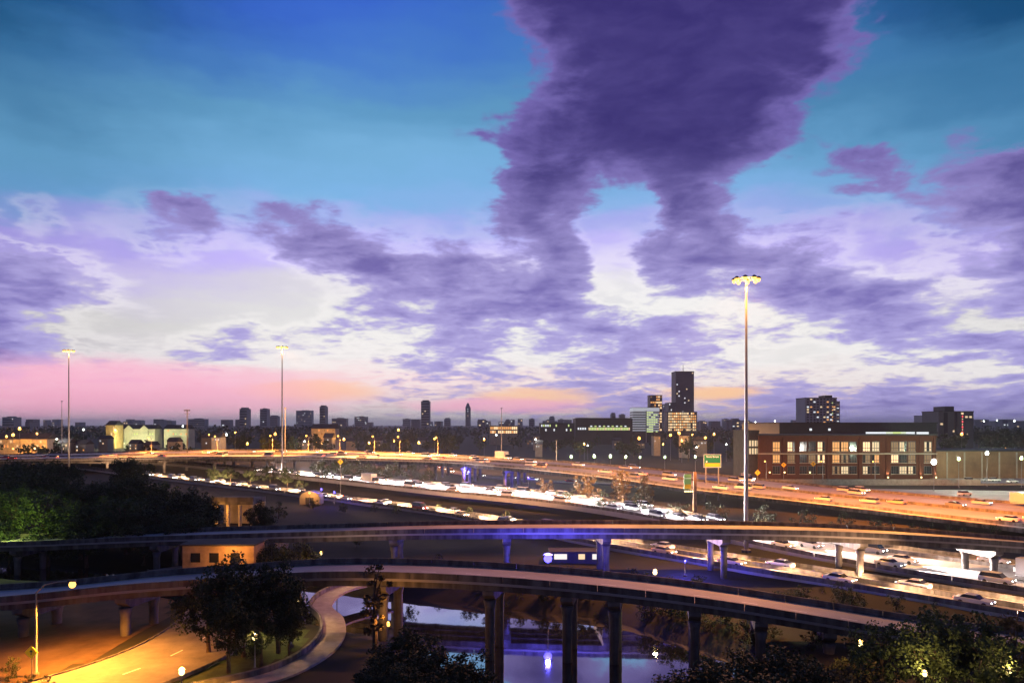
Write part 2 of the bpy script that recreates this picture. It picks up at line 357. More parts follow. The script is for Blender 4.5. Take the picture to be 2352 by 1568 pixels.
def catmull(pts, n):
    pts = [Vector(p) for p in pts]; L = [0]
    for a, b in zip(pts, pts[1:]): L.append(L[-1] + (b - a).length)
    out = []
    for k in range(n):
        t = L[-1] * k / (n - 1); i = 0
        while i < len(pts) - 2 and L[i + 1] < t: i += 1
        s = (t - L[i]) / (L[i + 1] - L[i])
        p0 = pts[max(i - 1, 0)]; p1 = pts[i]; p2 = pts[i + 1]; p3 = pts[min(i + 2, len(pts) - 1)]
        h = (L[i + 1] - L[i])
        m1 = (p2 - p0) / max(1e-6, (L[i + 1] - L[max(i - 1, 0)])) * h
        m2 = (p3 - p1) / max(1e-6, (L[min(i + 2, len(pts) - 1)] - L[i])) * h
        s2, s3 = s * s, s * s * s
        out.append(p1 * (2 * s3 - 3 * s2 + 1) + m1 * (s3 - 2 * s2 + s) + p2 * (-2 * s3 + 3 * s2) + m2 * (s3 - s2))
    return out

# ------------------------------------------------------------------ ground, bayou, water
BAYOU = [(-260, 170, 6), (-120, 140, 6), (-60, 124, 7), (-28, 108, 8), (-8, 97, 9), (4, 89, 12), (9, 78, 14), (12, 60, 15), (14, 20, 15), (14, -60, 15)]
def bay_d(x, y):
    best = 1e9
    for a, b in zip(BAYOU, BAYOU[1:]):
        ex, ey = b[0] - a[0], b[1] - a[1]; t = ((x - a[0]) * ex + (y - a[1]) * ey) / (ex * ex + ey * ey); t = max(0, min(1, t))
        d = math.hypot(x - a[0] - ex * t, y - a[1] - ey * t) - (a[2] + (b[2] - a[2]) * t)
        best = min(best, d)
    return best
def gz(x, y):
    d = bay_d(x, y) if -270 < x < 60 and y < 190 else 99
    t = max(0.0, min(1.0, (d + 3.0) / 10.0)); t = t * t * (3 - 2 * t)
    z = -4.5 + 4.5 * t
    if d > -1 and y < 400: z += 0.35 * mnoise.noise(Vector((x * 0.06, y * 0.06, 3.0))) * min(1, max(0, (d - 2) / 8)) - 0.15 * min(1, max(0, (d - 2) / 8))
    return z
def lines(lo, hi, step, far_lo, far_hi):
    a = []; v = lo
    while v <= hi + 1e-6: a.append(v); v += step
    s = step; v = hi
    while v < far_hi: s *= 1.35; v += s; a.append(min(v, far_hi))
    s = step; v = lo
    while v > far_lo: s *= 1.35; v -= s; a.insert(0, max(v, far_lo))
    return a
gx = lines(-120, 66, 2.4, -16000, 16000); gy = lines(40, 150, 2.4, -600, 24000)
gm = MB(); gm.v = [(x, y, gz(x, y)) for y in gy for x in gx]
nx = len(gx); gm.f = [(j * nx + i, j * nx + i + 1, (j + 1) * nx + i + 1, (j + 1) * nx + i) for j in range(len(gy) - 1) for i in range(nx - 1)]
gmat = mat('ground_soil_and_turf', (0.018, 0.021, 0.010), 0.95, 0.45, 0.07, bump=0.5, col2=(0.032, 0.027, 0.016))
tag(gm.build('ground', gmat, smooth=True), kind='structure')
wmat = bpy.data.materials.new('bayou_water'); wmat.use_nodes = True
b = wmat.node_tree.nodes['Principled BSDF']; b.inputs['Base Color'].default_value = (0.012, 0.014, 0.013, 1); b.inputs['Roughness'].default_value = 0.035; b.inputs['IOR'].default_value = 8.0
_t = wmat.node_tree.nodes.new('ShaderNodeTexCoord'); _m = wmat.node_tree.nodes.new('ShaderNodeMapping'); _m.inputs['Scale'].default_value = (0.5, 0.16, 1)
_n = wmat.node_tree.nodes.new('ShaderNodeTexNoise'); _n.inputs['Scale'].default_value = 1.2; _n.inputs['Detail'].default_value = 4
_b = wmat.node_tree.nodes.new('ShaderNodeBump'); _b.inputs['Strength'].default_value = 0.06; _b.inputs['Distance'].default_value = 0.12
for a_, b_ in ((_t.outputs['Object'], _m.inputs[0]), (_m.outputs[0], _n.inputs['Vector']), (_n.outputs[0], _b.inputs['Height']), (_b.outputs[0], b.inputs['Normal'])): wmat.node_tree.links.new(a_, b_)
WZ = -2.4
w = MB(); w.add([(-262, -55, WZ), (58, -55, WZ), (58, 180, WZ), (-262, 180, WZ)], [(0, 1, 2, 3)])
tag(w.build('water', wmat), kind='structure')

# ------------------------------------------------------------------ roads and ramps
def ribbon_pts(near, far, n): return catmull(near, n), catmull(far, n)
def strip(mb, A, B, dz0, dz1):              # closed slab between two lines
    n = len(A); vs = []
    for p, q in zip(A, B): vs += [(p.x, p.y, p.z + dz1), (q.x, q.y, q.z + dz1), (q.x, q.y, q.z + dz0), (p.x, p.y, p.z + dz0)]
    fs = []
    for i in range(n - 1):
        for k in range(4): fs.append((4 * i + k, 4 * i + (k + 1) % 4, 4 * i + 4 + (k + 1) % 4, 4 * i + 4 + k))
    fs += [(3, 2, 1, 0), tuple(4 * (n - 1) + k for k in range(4))]
    mb.add(vs, fs)
def lane_line(A, B, t, off=0.0): return [a.lerp(b_, t) + Vector((0, 0, off)) for a, b_ in zip(A, B)]
def inset(A, B, d): return [a + (b_ - a).normalized() * d for a, b_ in zip(A, B)]
def seg_split(line, k):                     # barrier pieces of a few metres, each its own casting
    out = []; i = 0
    while i < len(line) - 1: out.append((i, min(i + k, len(line) - 1))); i += k
    return out
def barrier(A, B, flip, m, parent, hgt=0.72, seg=3, gap=0.06):
    # safety-shape concrete rail along edge A (leaning toward B)
    for (i, j) in seg_split(A, seg):
        mb = MB(); a = [p.copy() for p in A[i:j + 1]]; b_ = B[i:j + 1]
        d = (a[-1] - a[-2]).normalized(); a[-1] = a[-1] - d * gap
        n = len(a); vs = []; fs = []
        for p, q in zip(a, b_):
            w_ = (q - p); w_.z = 0; w_.normalize()
            for off, z in ((0.02, 0.004), (0.02, hgt), (0.20, hgt), (0.27, 0.30), (0.42, 0.10), (0.42, 0.004)):
                c = p + w_ * off; vs.append((c.x, c.y, c.z + z))
        for r in range(n - 1):
            for k in range(6): fs.append((6 * r + k, 6 * r + (k + 1) % 6, 6 * r + 6 + (k + 1) % 6, 6 * r + 6 + k))
        fs += [tuple(range(5, -1, -1)), tuple(6 * (n - 1) + k for k in range(6))]
        mb.add(vs, fs); mb.build('barrier', m, parent)
def dashes(A, B, ts, m, parent, on=1, off=2, w=0.16, solid=False):
    mb = MB()
    for t in ts:
        Lc = lane_line(A, B, t, 0.006); i = 0
        while i < len(Lc) - 1:
            j = min(i + on, len(Lc) - 1)
            for k in range(i, j):
                p, q = Lc[k], Lc[k + 1]; s = (q - p).cross(Vector((0, 0, 1))).normalized() * w / 2
                mb.add([p - s, p + s, q + s, q - s], [(0, 1, 2, 3)])
            i = j if solid else j + off
    o = mb.build('lane_marking', m, parent); o['kind'] = 'stuff'; return o

def overpass(label, near, far, n, cols, girder=1.5, group=None, lanes=(0.5,), median=None, beams=4, colr=0.62, deckmat=None, colw=None, seg=3):
    root = thing('highway_overpass', label, 'overpass', (0, 0, 0), 0, group)
    A, B = ribbon_pts(near, far, n)
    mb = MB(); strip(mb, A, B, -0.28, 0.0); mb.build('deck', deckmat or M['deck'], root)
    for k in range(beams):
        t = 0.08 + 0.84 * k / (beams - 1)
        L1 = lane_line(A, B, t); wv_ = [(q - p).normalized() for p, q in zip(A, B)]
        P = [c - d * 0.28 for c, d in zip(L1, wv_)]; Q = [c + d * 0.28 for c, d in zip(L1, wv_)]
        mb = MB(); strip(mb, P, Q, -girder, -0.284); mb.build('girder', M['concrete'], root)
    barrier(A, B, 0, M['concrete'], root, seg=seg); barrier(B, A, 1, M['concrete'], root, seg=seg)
    dashes(A, B, lanes, M['paint'], root)
    dashes(A, B, (0.085, 0.915), M['ypaint'], root, solid=True)
    if median:
        C1 = lane_line(A, B, median)
        barrier(C1, B, 0, M['concrete'], root, seg=seg)
    for (fr, span) in cols:                      # fr: fraction along, span: fractions across for each shaft
        i = min(int(fr * (n - 1)), n - 1) if isinstance(fr, float) else min(range(n), key=lambda k_: abs(A[k_].x - fr)); p, q = A[i], B[i]
        d = (q - p); d.z = 0; ang = math.atan2(d.y, d.x); wid = d.length
        mid = p.lerp(q, 0.5); zt = mid.z - girder
        cap = MB(); hw = wid * 0.46
        cap.prism([(-hw, -0.45), (-hw + 1.2, -1.15), (hw - 1.2, -1.15), (hw, -0.45), (hw, 0), (-hw, 0)], -0.65, 0.65)
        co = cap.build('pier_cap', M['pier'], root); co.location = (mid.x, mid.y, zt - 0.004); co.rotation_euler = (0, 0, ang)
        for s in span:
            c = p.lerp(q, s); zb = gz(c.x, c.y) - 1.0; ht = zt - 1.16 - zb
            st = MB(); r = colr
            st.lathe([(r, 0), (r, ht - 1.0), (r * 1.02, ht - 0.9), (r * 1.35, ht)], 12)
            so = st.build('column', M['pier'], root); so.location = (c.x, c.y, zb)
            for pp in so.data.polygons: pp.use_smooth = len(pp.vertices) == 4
    return root, A, B

# near ramp A: sweeps across the whole view at middle distance
An = [(-185, 150, 0.6), (-134, 138, 2.4), (-90, 129, 3.6), (-60, 125, 5.2), (-33, 121, 6.5), (-12, 118, 7.4), (16, 116, 7.8), (43, 114.5, 7.7), (62, 114, 7.0), (79, 114.5, 5.8), (100, 117, 4.0), (125, 122, 2.0)]
def offs(pts, w):
    P = [Vector(p) for p in pts]; out = []
    for i, p in enumerate(P):
        d = P[min(i + 1, len(P) - 1)] - P[max(i - 1, 0)]; nrm = Vector((-d.y, d.x, 0)).normalized()
        out.append(p + nrm * w)
    return out
An = [(x, y, z - 0.72) for x, y, z in An]
rampA, A_n, A_f = overpass('long curved concrete flyover crossing the view just below the tall right lamp mast', An, offs(An, 10.2), 120,
    [(X_, (0.15, 0.75)) for X_ in (-112, -86, -62, -39, -19, -2, 15, 33, 55, 76, 98)], girder=1.05, colr=0.52)
# nearest ramp B over the bayou
Bn = [(-110, 88, 1.6), (-82, 86, 2.9), (-58, 84, 4.5), (-44, 83.2, 6.0), (-36, 83, 6.6), (-22, 83, 7.5), (-8, 82.4, 7.4), (6, 81.2, 6.7), (20, 79.3, 5.5), (33, 77, 3.9), (43, 74.5, 2.7), (60, 70, 1.4)]
Bn = [(x, y, z - 0.72) for x, y, z in Bn]
rampB, B_n, B_f = overpass('nearest concrete ramp over the bayou with tall round piers and a lit deck', Bn, offs(Bn, 8.6), 100,
    [(X_, (0.15, 0.75)) for X_ in (-78, -56, -44, -29, -14, -2, 6, 11, 20, 27, 33, 40)], girder=1.0, colr=0.55)
# big viaduct E in the distance
En = [(-330, 395, 4.0), (-215, 372, 6.5), (-150, 350, 8.2), (-102, 331, 9), (-66, 318, 9), (-31, 300, 9), (-8, 272, 9), (11, 246, 8.8), (31, 232, 7.4), (54, 215, 5.2), (73, 200, 4), (88, 181, 3.4), (104, 151, 3.2), (118, 126, 3.2), (134, 100, 3.2)]
Ef = [(-350, 470, 4.0), (-250, 462, 6.5), (-180, 450, 8.2), (-130, 424, 9), (-84, 406, 9), (-38, 366, 9), (-8, 330, 9), (17, 304, 8.8), (43, 290, 7.4), (74, 276, 5.2), (94, 254, 4), (110, 228, 3.4), (133, 192, 3.2), (150, 164, 3.2), (168, 134, 3.2)]
viaE, E_n, E_f = overpass('wide orange-lit elevated freeway curving in from the far left', En, Ef, 130,
    [(f_, (0.1, 0.36, 0.64, 0.9)) for f_ in (0.10, 0.16, 0.22, 0.28, 0.34, 0.40, 0.445, 0.49, 0.535, 0.58, 0.625)], girder=1.7, lanes=(0.2, 0.32, 0.58, 0.7, 0.82), median=0.45, beams=7, colr=0.7, deckmat=M['paleroad'], seg=4)
# ground level freeways C and D, with kerb slabs and barriers
def road(name, near, far, n, lanes, m, rails=True, thick=0.9, seg=3):
    A, B = ribbon_pts(near, far, n)
    mb = MB(); strip(mb, A, B, -thick, 0.0); root = mb.build(name, m); tag(root, kind='structure')
    if rails: barrier(A, B, 0, M['concrete'], root, seg=seg); barrier(B, A, 1, M['concrete'], root, seg=seg)
    dashes(A, B, lanes, M['paint'], root)
    return root, A, B
Cn = [(-268, 420, 3.4), (-203, 410, 3.2), (-120, 333, 3.0), (-88, 302, 3.0), (-24, 233, 3.0), (8.8, 201.6, 2.9), (33, 174, 2.0), (45.5, 147, 0.8), (59.5, 122.5, 0.4), (72.5, 104.5, 0.3), (88, 84, 0.3)]
Cf = [(-290, 462, 3.4), (-228, 454, 3.2), (-134, 364, 3.0), (-97, 328, 3.0), (-28, 264, 3.0), (11, 228, 2.9), (38, 196, 2.0), (54, 170, 0.8), (70.6, 145, 0.4), (87, 125, 0.3), (104, 104, 0.3)]
roadC, C_n, C_f = road('freeway_road', Cn, Cf, 130, (0.27, 0.5, 0.73), M['paleroad'], thick=1.2)
Dn = [(-230, 392, 1.2), (-165, 331, 1.0), (-79, 255, 0.5), (-50, 226.5, 0.4), (-20.4, 197, 0.35), (4, 164, 0.3), (18.7, 143, 0.3), (34.9, 123.5, 0.3), (51, 105.5, 0.3), (63, 91, 0.3), (76, 76, 0.3)]
Df = [(-247, 418, 1.2), (-184, 356, 1.0), (-87, 273, 0.5), (-55, 240, 0.4), (-22.4, 209, 0.35), (7.4, 173.5, 0.3), (23, 152.5, 0.3), (40, 132, 0.3), (57, 112.5, 0.3), (69.4, 97.5, 0.3), (83, 81.5, 0.3)]
roadD, D_n, D_f = road('freeway_road', Dn, Df, 130, (0.5,), M['paleroad'], thick=0.8)
barrier(lane_line(D_n, D_f, 0.5), D_f, 0, M['concrete'], roadD); barrier(lane_line(C_n, C_f, 0.745), C_f, 0, M['concrete'], roadC)
# curving link road under the viaduct
Fn = [(-60, 470, 0.2), (-45, 415, 0.2), (-26, 352, 0.2), (13, 309, 0.2), (48, 292, 0.2), (64, 284, 0.2), (96, 268, 0.2)]
roadF, F_n, F_f = road('link_road', Fn, offs(Fn, 9), 50, (0.5,), M['asphalt'], rails=False, thick=0.4)
# lit street and path at lower left
Sn = [(-62, 44, 0.05), (-50, 62, 0.05), (-43.5, 71, 0.05), (-40.5, 80, 0.05), (-41, 92, 0.05), (-46, 108, 0.05), (-60, 122, 0.05)]
street, S_n, S_f = road('street', Sn, offs(Sn, -11.2), 50, (0.5,), mat('street_asphalt', (0.17, 0.155, 0.14), 0.85, 0.3, 0.4, bump=0.3), rails=False, thick=0.3)
mb = MB(); q1 = inset(S_n, S_f, -0.18); strip(mb, q1, S_n, -0.2, 0.14); mb.build('kerb', M['concrete'], street)
mb = MB(); q1 = inset(S_f, S_n, -0.18); strip(mb, S_f, q1, -0.2, 0.14); mb.build('kerb', M['concrete'], street)
Pn = [(-36, 61.5, 0.10), (-28, 67.5, 0.10), (-23.6, 71.5, 0.10), (-21.6, 77.5, 0.10), (-21.6, 84, 0.10), (-23.4, 91, 0.10), (-26.5, 98, 0.10), (-26, 108, 0.10), (-20, 116, 0.1)]
walk, P_n, P_f = road('path', Pn, offs(Pn, -2.6), 60, (), M['path'], rails=False, thick=0.3)
for t in range(0, 57, 2):                       # low kerb wall pieces on the lawn side
    mb = MB(); a = P_n[t:t + 3]; q1 = inset(a, P_f[t:t + 3], -0.55); strip(mb, q1, inset(a, P_f[t:t + 3], -0.12), -0.3, 0.5)
    mb.build('kerb_wall', M['concrete'], walk)

def patch(name, poly, m, dz, step=1.5):                 # a sheet following the ground inside a polygon
    xs = [p[0] for p in poly]; ys = [p[1] for p in poly]
    def ins(x, y):
        c = False
        for (x1, y1), (x2, y2) in zip(poly, poly[1:] + poly[:1]):
            if (y1 > y) != (y2 > y) and x < (x2 - x1) * (y - y1) / (y2 - y1) + x1: c = not c
        return c
    mb = MB(); X0, Y0 = min(xs), min(ys); nx_, ny_ = int((max(xs) - X0) / step) + 1, int((max(ys) - Y0) / step) + 1
    for j in range(ny_):
        for i in range(nx_):
            x, y = X0 + i * step, Y0 + j * step
            if ins(x + step / 2, y + step / 2):
                q = [(x, y), (x + step, y), (x + step, y + step), (x, y + step)]; mb.add([(a, c, max(gz(a, c), 0.0 if dz < 0.03 else -9) + dz) for a, c in q], [(0, 1, 2, 3)])
    return tag(mb.build(name, m), kind='structure')
patch('dirt_ground', [(-100, 60), (-52, 60), (-45, 71), (-42.3, 80), (-42.8, 92), (-50, 110), (-100, 104)], mat('bare_dirt', (0.070, 0.042, 0.022), 0.95, 0.4, 0.25, bump=0.5, col2=(0.11, 0.07, 0.04)), 0.035)
patch('lawn', [(-28, 88), (-29.5, 80), (-31, 71), (-34, 65), (-27, 69.5), (-24.5, 74), (-22.9, 80), (-23.4, 86)], mat('lawn_grass', (0.05, 0.075, 0.02), 0.95, 0.45, 1.2, bump=0.6), 0.04, 0.8)

# ------------------------------------------------------------------ vehicles
CARMESH = {}
def wheel_mesh():
    if 'w' not in CARMESH:
        t = MB(); t.lathe([(0.20, -0.11), (0.31, -0.11), (0.33, -0.07), (0.33, 0.07), (0.31, 0.11), (0.20, 0.11)], 12); me = t.mesh('tyre'); me.materials.append(M['tyre'])
        r = MB(); r.lathe([(0.05, -0.105), (0.205, -0.10), (0.205, 0.10), (0.05, 0.105)], 10); mr = r.mesh('rim'); mr.materials.append(M['rim'])
        CARMESH['w'] = (me, mr)
    return CARMESH['w']
SHAPE = {  # side profile of the lower body, cabin outline (x at base front, top front, top rear, base rear), heights, length/width
 'sedan': ([(-2.2, 0.28), (-2.28, 0.62), (-2.2, 0.92), (-1.55, 0.98), (0.95, 0.93), (2.02, 0.80), (2.26, 0.62), (2.24, 0.28)], (1.0, 0.32, -1.05, -1.72), 0.93, 1.42, 1.78),
 'suv': ([(-2.25, 0.36), (-2.30, 0.70), (-2.25, 1.05), (-1.9, 1.08), (0.95, 1.06), (2.02, 0.98), (2.28, 0.75), (2.26, 0.36)], (1.05, 0.45, -1.95, -2.2), 1.05, 1.72, 1.88),
 'van': ([(-2.6, 0.36), (-2.62, 0.9), (-2.6, 1.15), (0.9, 1.15), (1.9, 1.05), (2.35, 0.85), (2.4, 0.36)], (1.7, 0.95, -2.55, -2.58), 1.12, 2.15, 1.95),
 'truck': ([(-4.4, 0.75), (-4.4, 1.0), (1.9, 1.05), (3.9, 1.10), (4.05, 0.9), (4.0, 0.40), (1.8, 0.40), (1.7, 0.75)], (3.85, 3.45, 2.25, 2.2), 1.08, 2.4, 2.2)}
def car_meshes(kind, paint):
    key = (kind, paint)
    if key in CARMESH: return CARMESH[key]
    prof, cab, zb, zt, wd = SHAPE[kind]; h = wd / 2
    b = MB(); n = len(prof); vs = []
    for y, sc in ((-h, 0.985), (-h + 0.07, 1.0), (h - 0.07, 1.0), (h, 0.985)):
        vs += [(x * sc, y, 0.6 + (z - 0.6) * (0.86 if abs(y) == h else 1.0)) for x, z in prof]
    fs = [tuple(range(n)), tuple(range(4 * n - 1, 3 * n - 1, -1))]
    for r in range(3): fs += [(r * n + (k + 1) % n, r * n + k, (r + 1) * n + k, (r + 1) * n + (k + 1) % n) for k in range(n)]
    b.add(vs, fs); body = b.mesh('body'); body.materials.append(CARP[paint])
    g = MB(); hi_, ho = h * 0.72, h * 0.92; zr = zt - 0.07
    g.add([(cab[0], -ho, zb - 0.05), (cab[1], -hi_, zr), (cab[2], -hi_, zr), (cab[3], -ho, zb - 0.05), (cab[0], ho, zb - 0.05), (cab[1], hi_, zr), (cab[2], hi_, zr), (cab[3], ho, zb - 0.05)],
          [(0, 1, 2, 3), (7, 6, 5, 4), (0, 4, 5, 1), (1, 5, 6, 2), (2, 6, 7, 3)])
    glass = g.mesh('windows'); glass.materials.append(M['carglass'])
    r = MB(); r.add([(cab[1] + 0.06, -hi_ - 0.03, zr + 0.003), (cab[2] - 0.05, -hi_ - 0.03, zr + 0.003), (cab[2] - 0.05, hi_ + 0.03, zr + 0.003), (cab[1] + 0.06, hi_ + 0.03, zr + 0.003),
                     (cab[1] - 0.1, -hi_ + 0.1, zt), (cab[2] + 0.1, -hi_ + 0.1, zt), (cab[2] + 0.1, hi_ - 0.1, zt), (cab[1] - 0.1, hi_ - 0.1, zt)],
                    [(3, 2, 1, 0), (4, 5, 6, 7), (0, 1, 5, 4), (1, 2, 6, 5), (2, 3, 7, 6), (3, 0, 4, 7)])
    roof = r.mesh('roof'); roof.materials.append(CARP[paint])
    box = None
    if kind == 'truck':
        q = MB(); q.box(-4.4, 1.95, -1.2, 1.2, 1.06, 3.5); box = q.mesh('cargo_box'); box.materials.append(CARP[1])
    CARMESH[key] = (body, glass, roof, box); return CARMESH[key]
def lampmesh(m, kind):
    key = ('l', m.name, kind)
    if key not in CARMESH:
        q = MB(); q.box(-0.05, 0.05, -0.17, 0.17, -0.085, 0.085, 0.2); me = q.mesh('lamp'); me.materials.append(m); CARMESH[key] = me
    return CARMESH[key]
def make_car(p, heading, slope, kind, paint, label, group, full=True, light=None, lit=True, name=None):
    root = thing(name or {'sedan': 'car', 'suv': 'car', 'van': 'van', 'truck': 'box_truck'}[kind], label, {'sedan': 'car', 'suv': 'car', 'van': 'van', 'truck': 'truck'}[kind], p, 0, group)
    root.rotation_euler = (0, -slope, heading)
    body, glass, roof, box = car_meshes(kind, paint)
    link('body', body, root); link('windows', glass, root); link('roof', roof, root)
    if box: link('cargo_box', box, root)
    prof, cab, zb, zt, wd = SHAPE[kind]; xf = max(x for x, z in prof) - 0.06; xr = min(x for x, z in prof) + 0.04
    hz = prof[-2][1] + 0.0 if kind != 'truck' else 0.85
    if lit:
        for s in (-1, 1):
            link('headlight', lampmesh(M['headlamp'], 'h'), root, (xf, s * wd * 0.34, min(hz, 0.78)))
            link('taillight', lampmesh(M['taillamp'], 't'), root, (xr, s * wd * 0.36, 0.80 if kind != 'truck' else 0.9))
    if full:
        ty, rm = wheel_mesh()
        xs = (1.38, -1.38) if kind in ('sedan', 'suv') else ((1.5, -1.6) if kind == 'van' else (2.9, -2.9))
        for x in xs:
            for s in (-1, 1):
                w_ = link('wheel', ty, root, (x, s * (wd / 2 - 0.10), 0.33)); w_.rotation_euler = (PI / 2, 0, 0)
                link('rim', rm, w_)
    if light:
        o = bpy.data.objects.new('light', light); COL.objects.link(o); o.parent = root; o.location = (xf + 0.12, 0, 0.72)
        o.rotation_euler = Vector((1, 0, -0.13)).to_track_quat('-Z', 'Y').to_euler()
    return root
NEAR_BEAM = {}
def head_light(power, col, size=70):
    d = bpy.data.lights.new('headlight_beam', 'SPOT'); d.energy = power; d.color = col; d.spot_size = math.radians(size); d.spot_blend = 0.9; d.shadow_soft_size = 0.35
    return d
KINDS = ['sedan'] * 18 + ['suv'] * 14 + ['van'] * 4 + ['truck']
LANES = {}
def traffic(A, B, t, spacing, reverse, label, group, light, jitter=0.35, fullY=170, start=3.0, ymax=1e9, ymin=60, paints=(0, 0, 0, 0, 1, 1, 1, 6, 2, 4), kinds=KINDS, xlim=0.78):
    Lc = lane_line(A, B, t); pos = start + random.random() * spacing * 0.6; acc = 0.0; i = 0; k = 0
    while i < len(Lc) - 1:
        d = (Lc[i + 1] - Lc[i]); l = d.length
        while pos <= acc + l:
            p = Lc[i] + d * ((pos - acc) / l); kind = random.choice(kinds)
            if ymin < p.y < ymax and abs(p.x / p.y) < xlim:
                hd = math.atan2(d.y, d.x); sl = math.asin(d.z / l)
                if reverse: hd += PI; sl = -sl
                c_ = make_car(p + Vector((0, 0, 0.01)), hd, sl, kind, random.choice(paints), label, group, full=p.y < fullY, light=NEAR_BEAM.get(light, light) if p.y < 168 else light); k += 1; LANES.setdefault((group, round(t, 3)), []).append(c_)
            pos += spacing * (1 + random.uniform(-jitter, jitter)) + (5 if kind == 'truck' else 0)
        acc += l; i += 1
    return k
hlC = head_light(240000, (1.0, 0.86, 0.88), 60); hlD = head_light(150000, (1.0, 0.55, 0.28), 56); hlE = head_light(10000, (1.0, 0.36, 0.10), 100); NEAR_BEAM = {hlC: head_light(120000, (1.0, 0.78, 0.70), 56), hlD: head_light(115000, (1.0, 0.54, 0.27), 54)}
for t in (0.14, 0.385, 0.615):
    traffic(C_n, C_f, t, 21, False, 'car with glaring headlights in the white traffic stream on the middle freeway', 'traffic on the middle freeway', hlC, ymax=345)
traffic(C_n, C_f, 0.86, 23, False, 'car with glaring headlights in the white traffic stream on the middle freeway', 'traffic on the middle freeway', hlD, ymax=345)
for t in (0.27, 0.73):
    traffic(D_n, D_f, t, 19, t > 0.5, 'car with lit lamps in the two-lane stream on the lower freeway', 'traffic on the lower freeway', hlD, ymax=360)
for t, rv in ((0.13, True), (0.26, True), (0.38, True), (0.55, False), (0.68, False), (0.80, False), (0.91, False)):
    traffic(E_n, E_f, t, 34 if rv else 46, rv, 'car with lit lamps in the orange-lit traffic on the wide elevated freeway', 'traffic on the wide elevated freeway', None, ymax=420, fullY=165, xlim=0.73)
traffic(F_n, F_f, 0.3, 16, False, 'small car with red tail lights on the link road under the viaduct', 'cars on the link road', None, ymax=440)
# a few cars on the two near ramps, each described
def on(A, B, f, t, rev, kind, paint, label, light):
    i = int(f * (len(A) - 1)); Lc = lane_line(A, B, t); d = Lc[min(i + 1, len(Lc) - 1)] - Lc[max(0, i - 1)]
    hd = math.atan2(d.y, d.x) + (PI if rev else 0); sl = math.asin(d.z / d.length) * (-1 if rev else 1)
    make_car(Lc[i] + Vector((0, 0, 0.01)), hd, sl, kind, paint, label, 'cars on the near ramps', True, light)
# ------------------------------------------------------------------ trees
def rnd_dir():
    z = random.uniform(-1, 1); a = random.uniform(0, 2 * PI); r = math.sqrt(1 - z * z); return Vector((r * math.cos(a), r * math.sin(a), z))
TREES = {}
def tree_proto(kind, k):
    key = (kind, k)
    if key in TREES: return TREES[key]
    rs = random.getstate(); random.seed(hash((len(kind), k * 17 + 3)) & 0xffff)
    # every prototype is 10 m tall
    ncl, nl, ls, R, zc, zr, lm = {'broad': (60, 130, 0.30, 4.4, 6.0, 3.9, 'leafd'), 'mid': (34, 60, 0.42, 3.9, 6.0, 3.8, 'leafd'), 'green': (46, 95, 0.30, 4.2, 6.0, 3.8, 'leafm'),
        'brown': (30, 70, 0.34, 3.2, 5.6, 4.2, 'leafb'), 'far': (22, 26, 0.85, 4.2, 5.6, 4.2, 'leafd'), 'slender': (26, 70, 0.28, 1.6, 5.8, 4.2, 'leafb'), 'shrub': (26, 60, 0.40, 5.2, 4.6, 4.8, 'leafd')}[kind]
    tr = MB(); th = zc * 0.75
    bend = [(0, 0, 0), (random.uniform(-.15, .15), random.uniform(-.15, .15), th * 0.5), (random.uniform(-.4, .4), random.uniform(-.4, .4), th), (random.uniform(-.5, .5), random.uniform(-.5, .5), th + zr * 0.9)]
    tr.tube(bend, [0.30, 0.23, 0.17, 0.05], 7)
    lf = MB(); cl = []
    for c in range(ncl):
        d = rnd_dir(); q = random.random() ** 0.4 * (0.72 + 0.42 * mnoise.noise(d * 1.7 + Vector((k * 7.3, 2.1, len(kind)))) + 0.12)
        cl.append((Vector((d.x * R * q, d.y * R * q, zc + d.z * zr * q)), random.choice((0.5, 0.8, 1.0, 1.25)) * random.uniform(0.85, 1.2) * (R / 4.0)))
    for c, cr_ in cl[::3]:
        base = Vector(bend[1]).lerp(Vector(bend[3]), random.uniform(0.2, 0.75))
        m_ = base.lerp(c, 0.5) + Vector((0, 0, random.uniform(0, 0.5)))
        tr.tube([base, m_, c], [0.10, 0.06, 0.02], 5)
    for c, cr_ in cl:
        for q in range(nl):
            p = c + rnd_dir() * cr_ * random.random() ** 0.5 * Vector((1, 1, 0.75)).length / 1.6
            a = rnd_dir(); b_ = a.cross(rnd_dir()).normalized(); s = ls * random.uniform(0.6, 1.2)
            e1 = a * s * 0.62; e2 = b_ * s * 0.36
            lf.add([p - e1, p + e2, p + e1, p - e2], [(0, 1, 2, 3)])
    me1 = tr.mesh('trunk'); me1.materials.append(M['bark']); me2 = lf.mesh('crown'); me2.materials.append(M[lm])
    TREES[key] = (me1, me2); random.setstate(rs); return TREES[key]
def tree(X, Y, h, kind, label, group, wide=1.0, name='tree', z=None):
    k = random.randrange(4 if kind in ('broad', 'mid', 'far') else 2)
    a, b_ = tree_proto(kind, k)
    root = thing(name, label, 'tree' if name != 'shrub' else 'shrub', (X, Y, (gz(X, Y) if z is None else z) - 0.1), random.uniform(0, 6.28), group)
    s = h / 10.0; root.scale = (s * wide, s * wide, s)
    link('trunk', a, root); link('crown', b_, root); return root
def TP(x, ytop, Y, kind, label, group, wide=1.0, name='tree', z=None):   # tree whose top shows at row ytop when it stands at depth Y
    X = (x - 1176) * Y / F; zt = H - (ytop - HOR) * Y / F; zb = gz(X, Y) if z is None else z
    return tree(X, Y, max(1.2, zt - zb), kind, label, group, wide, name, z)
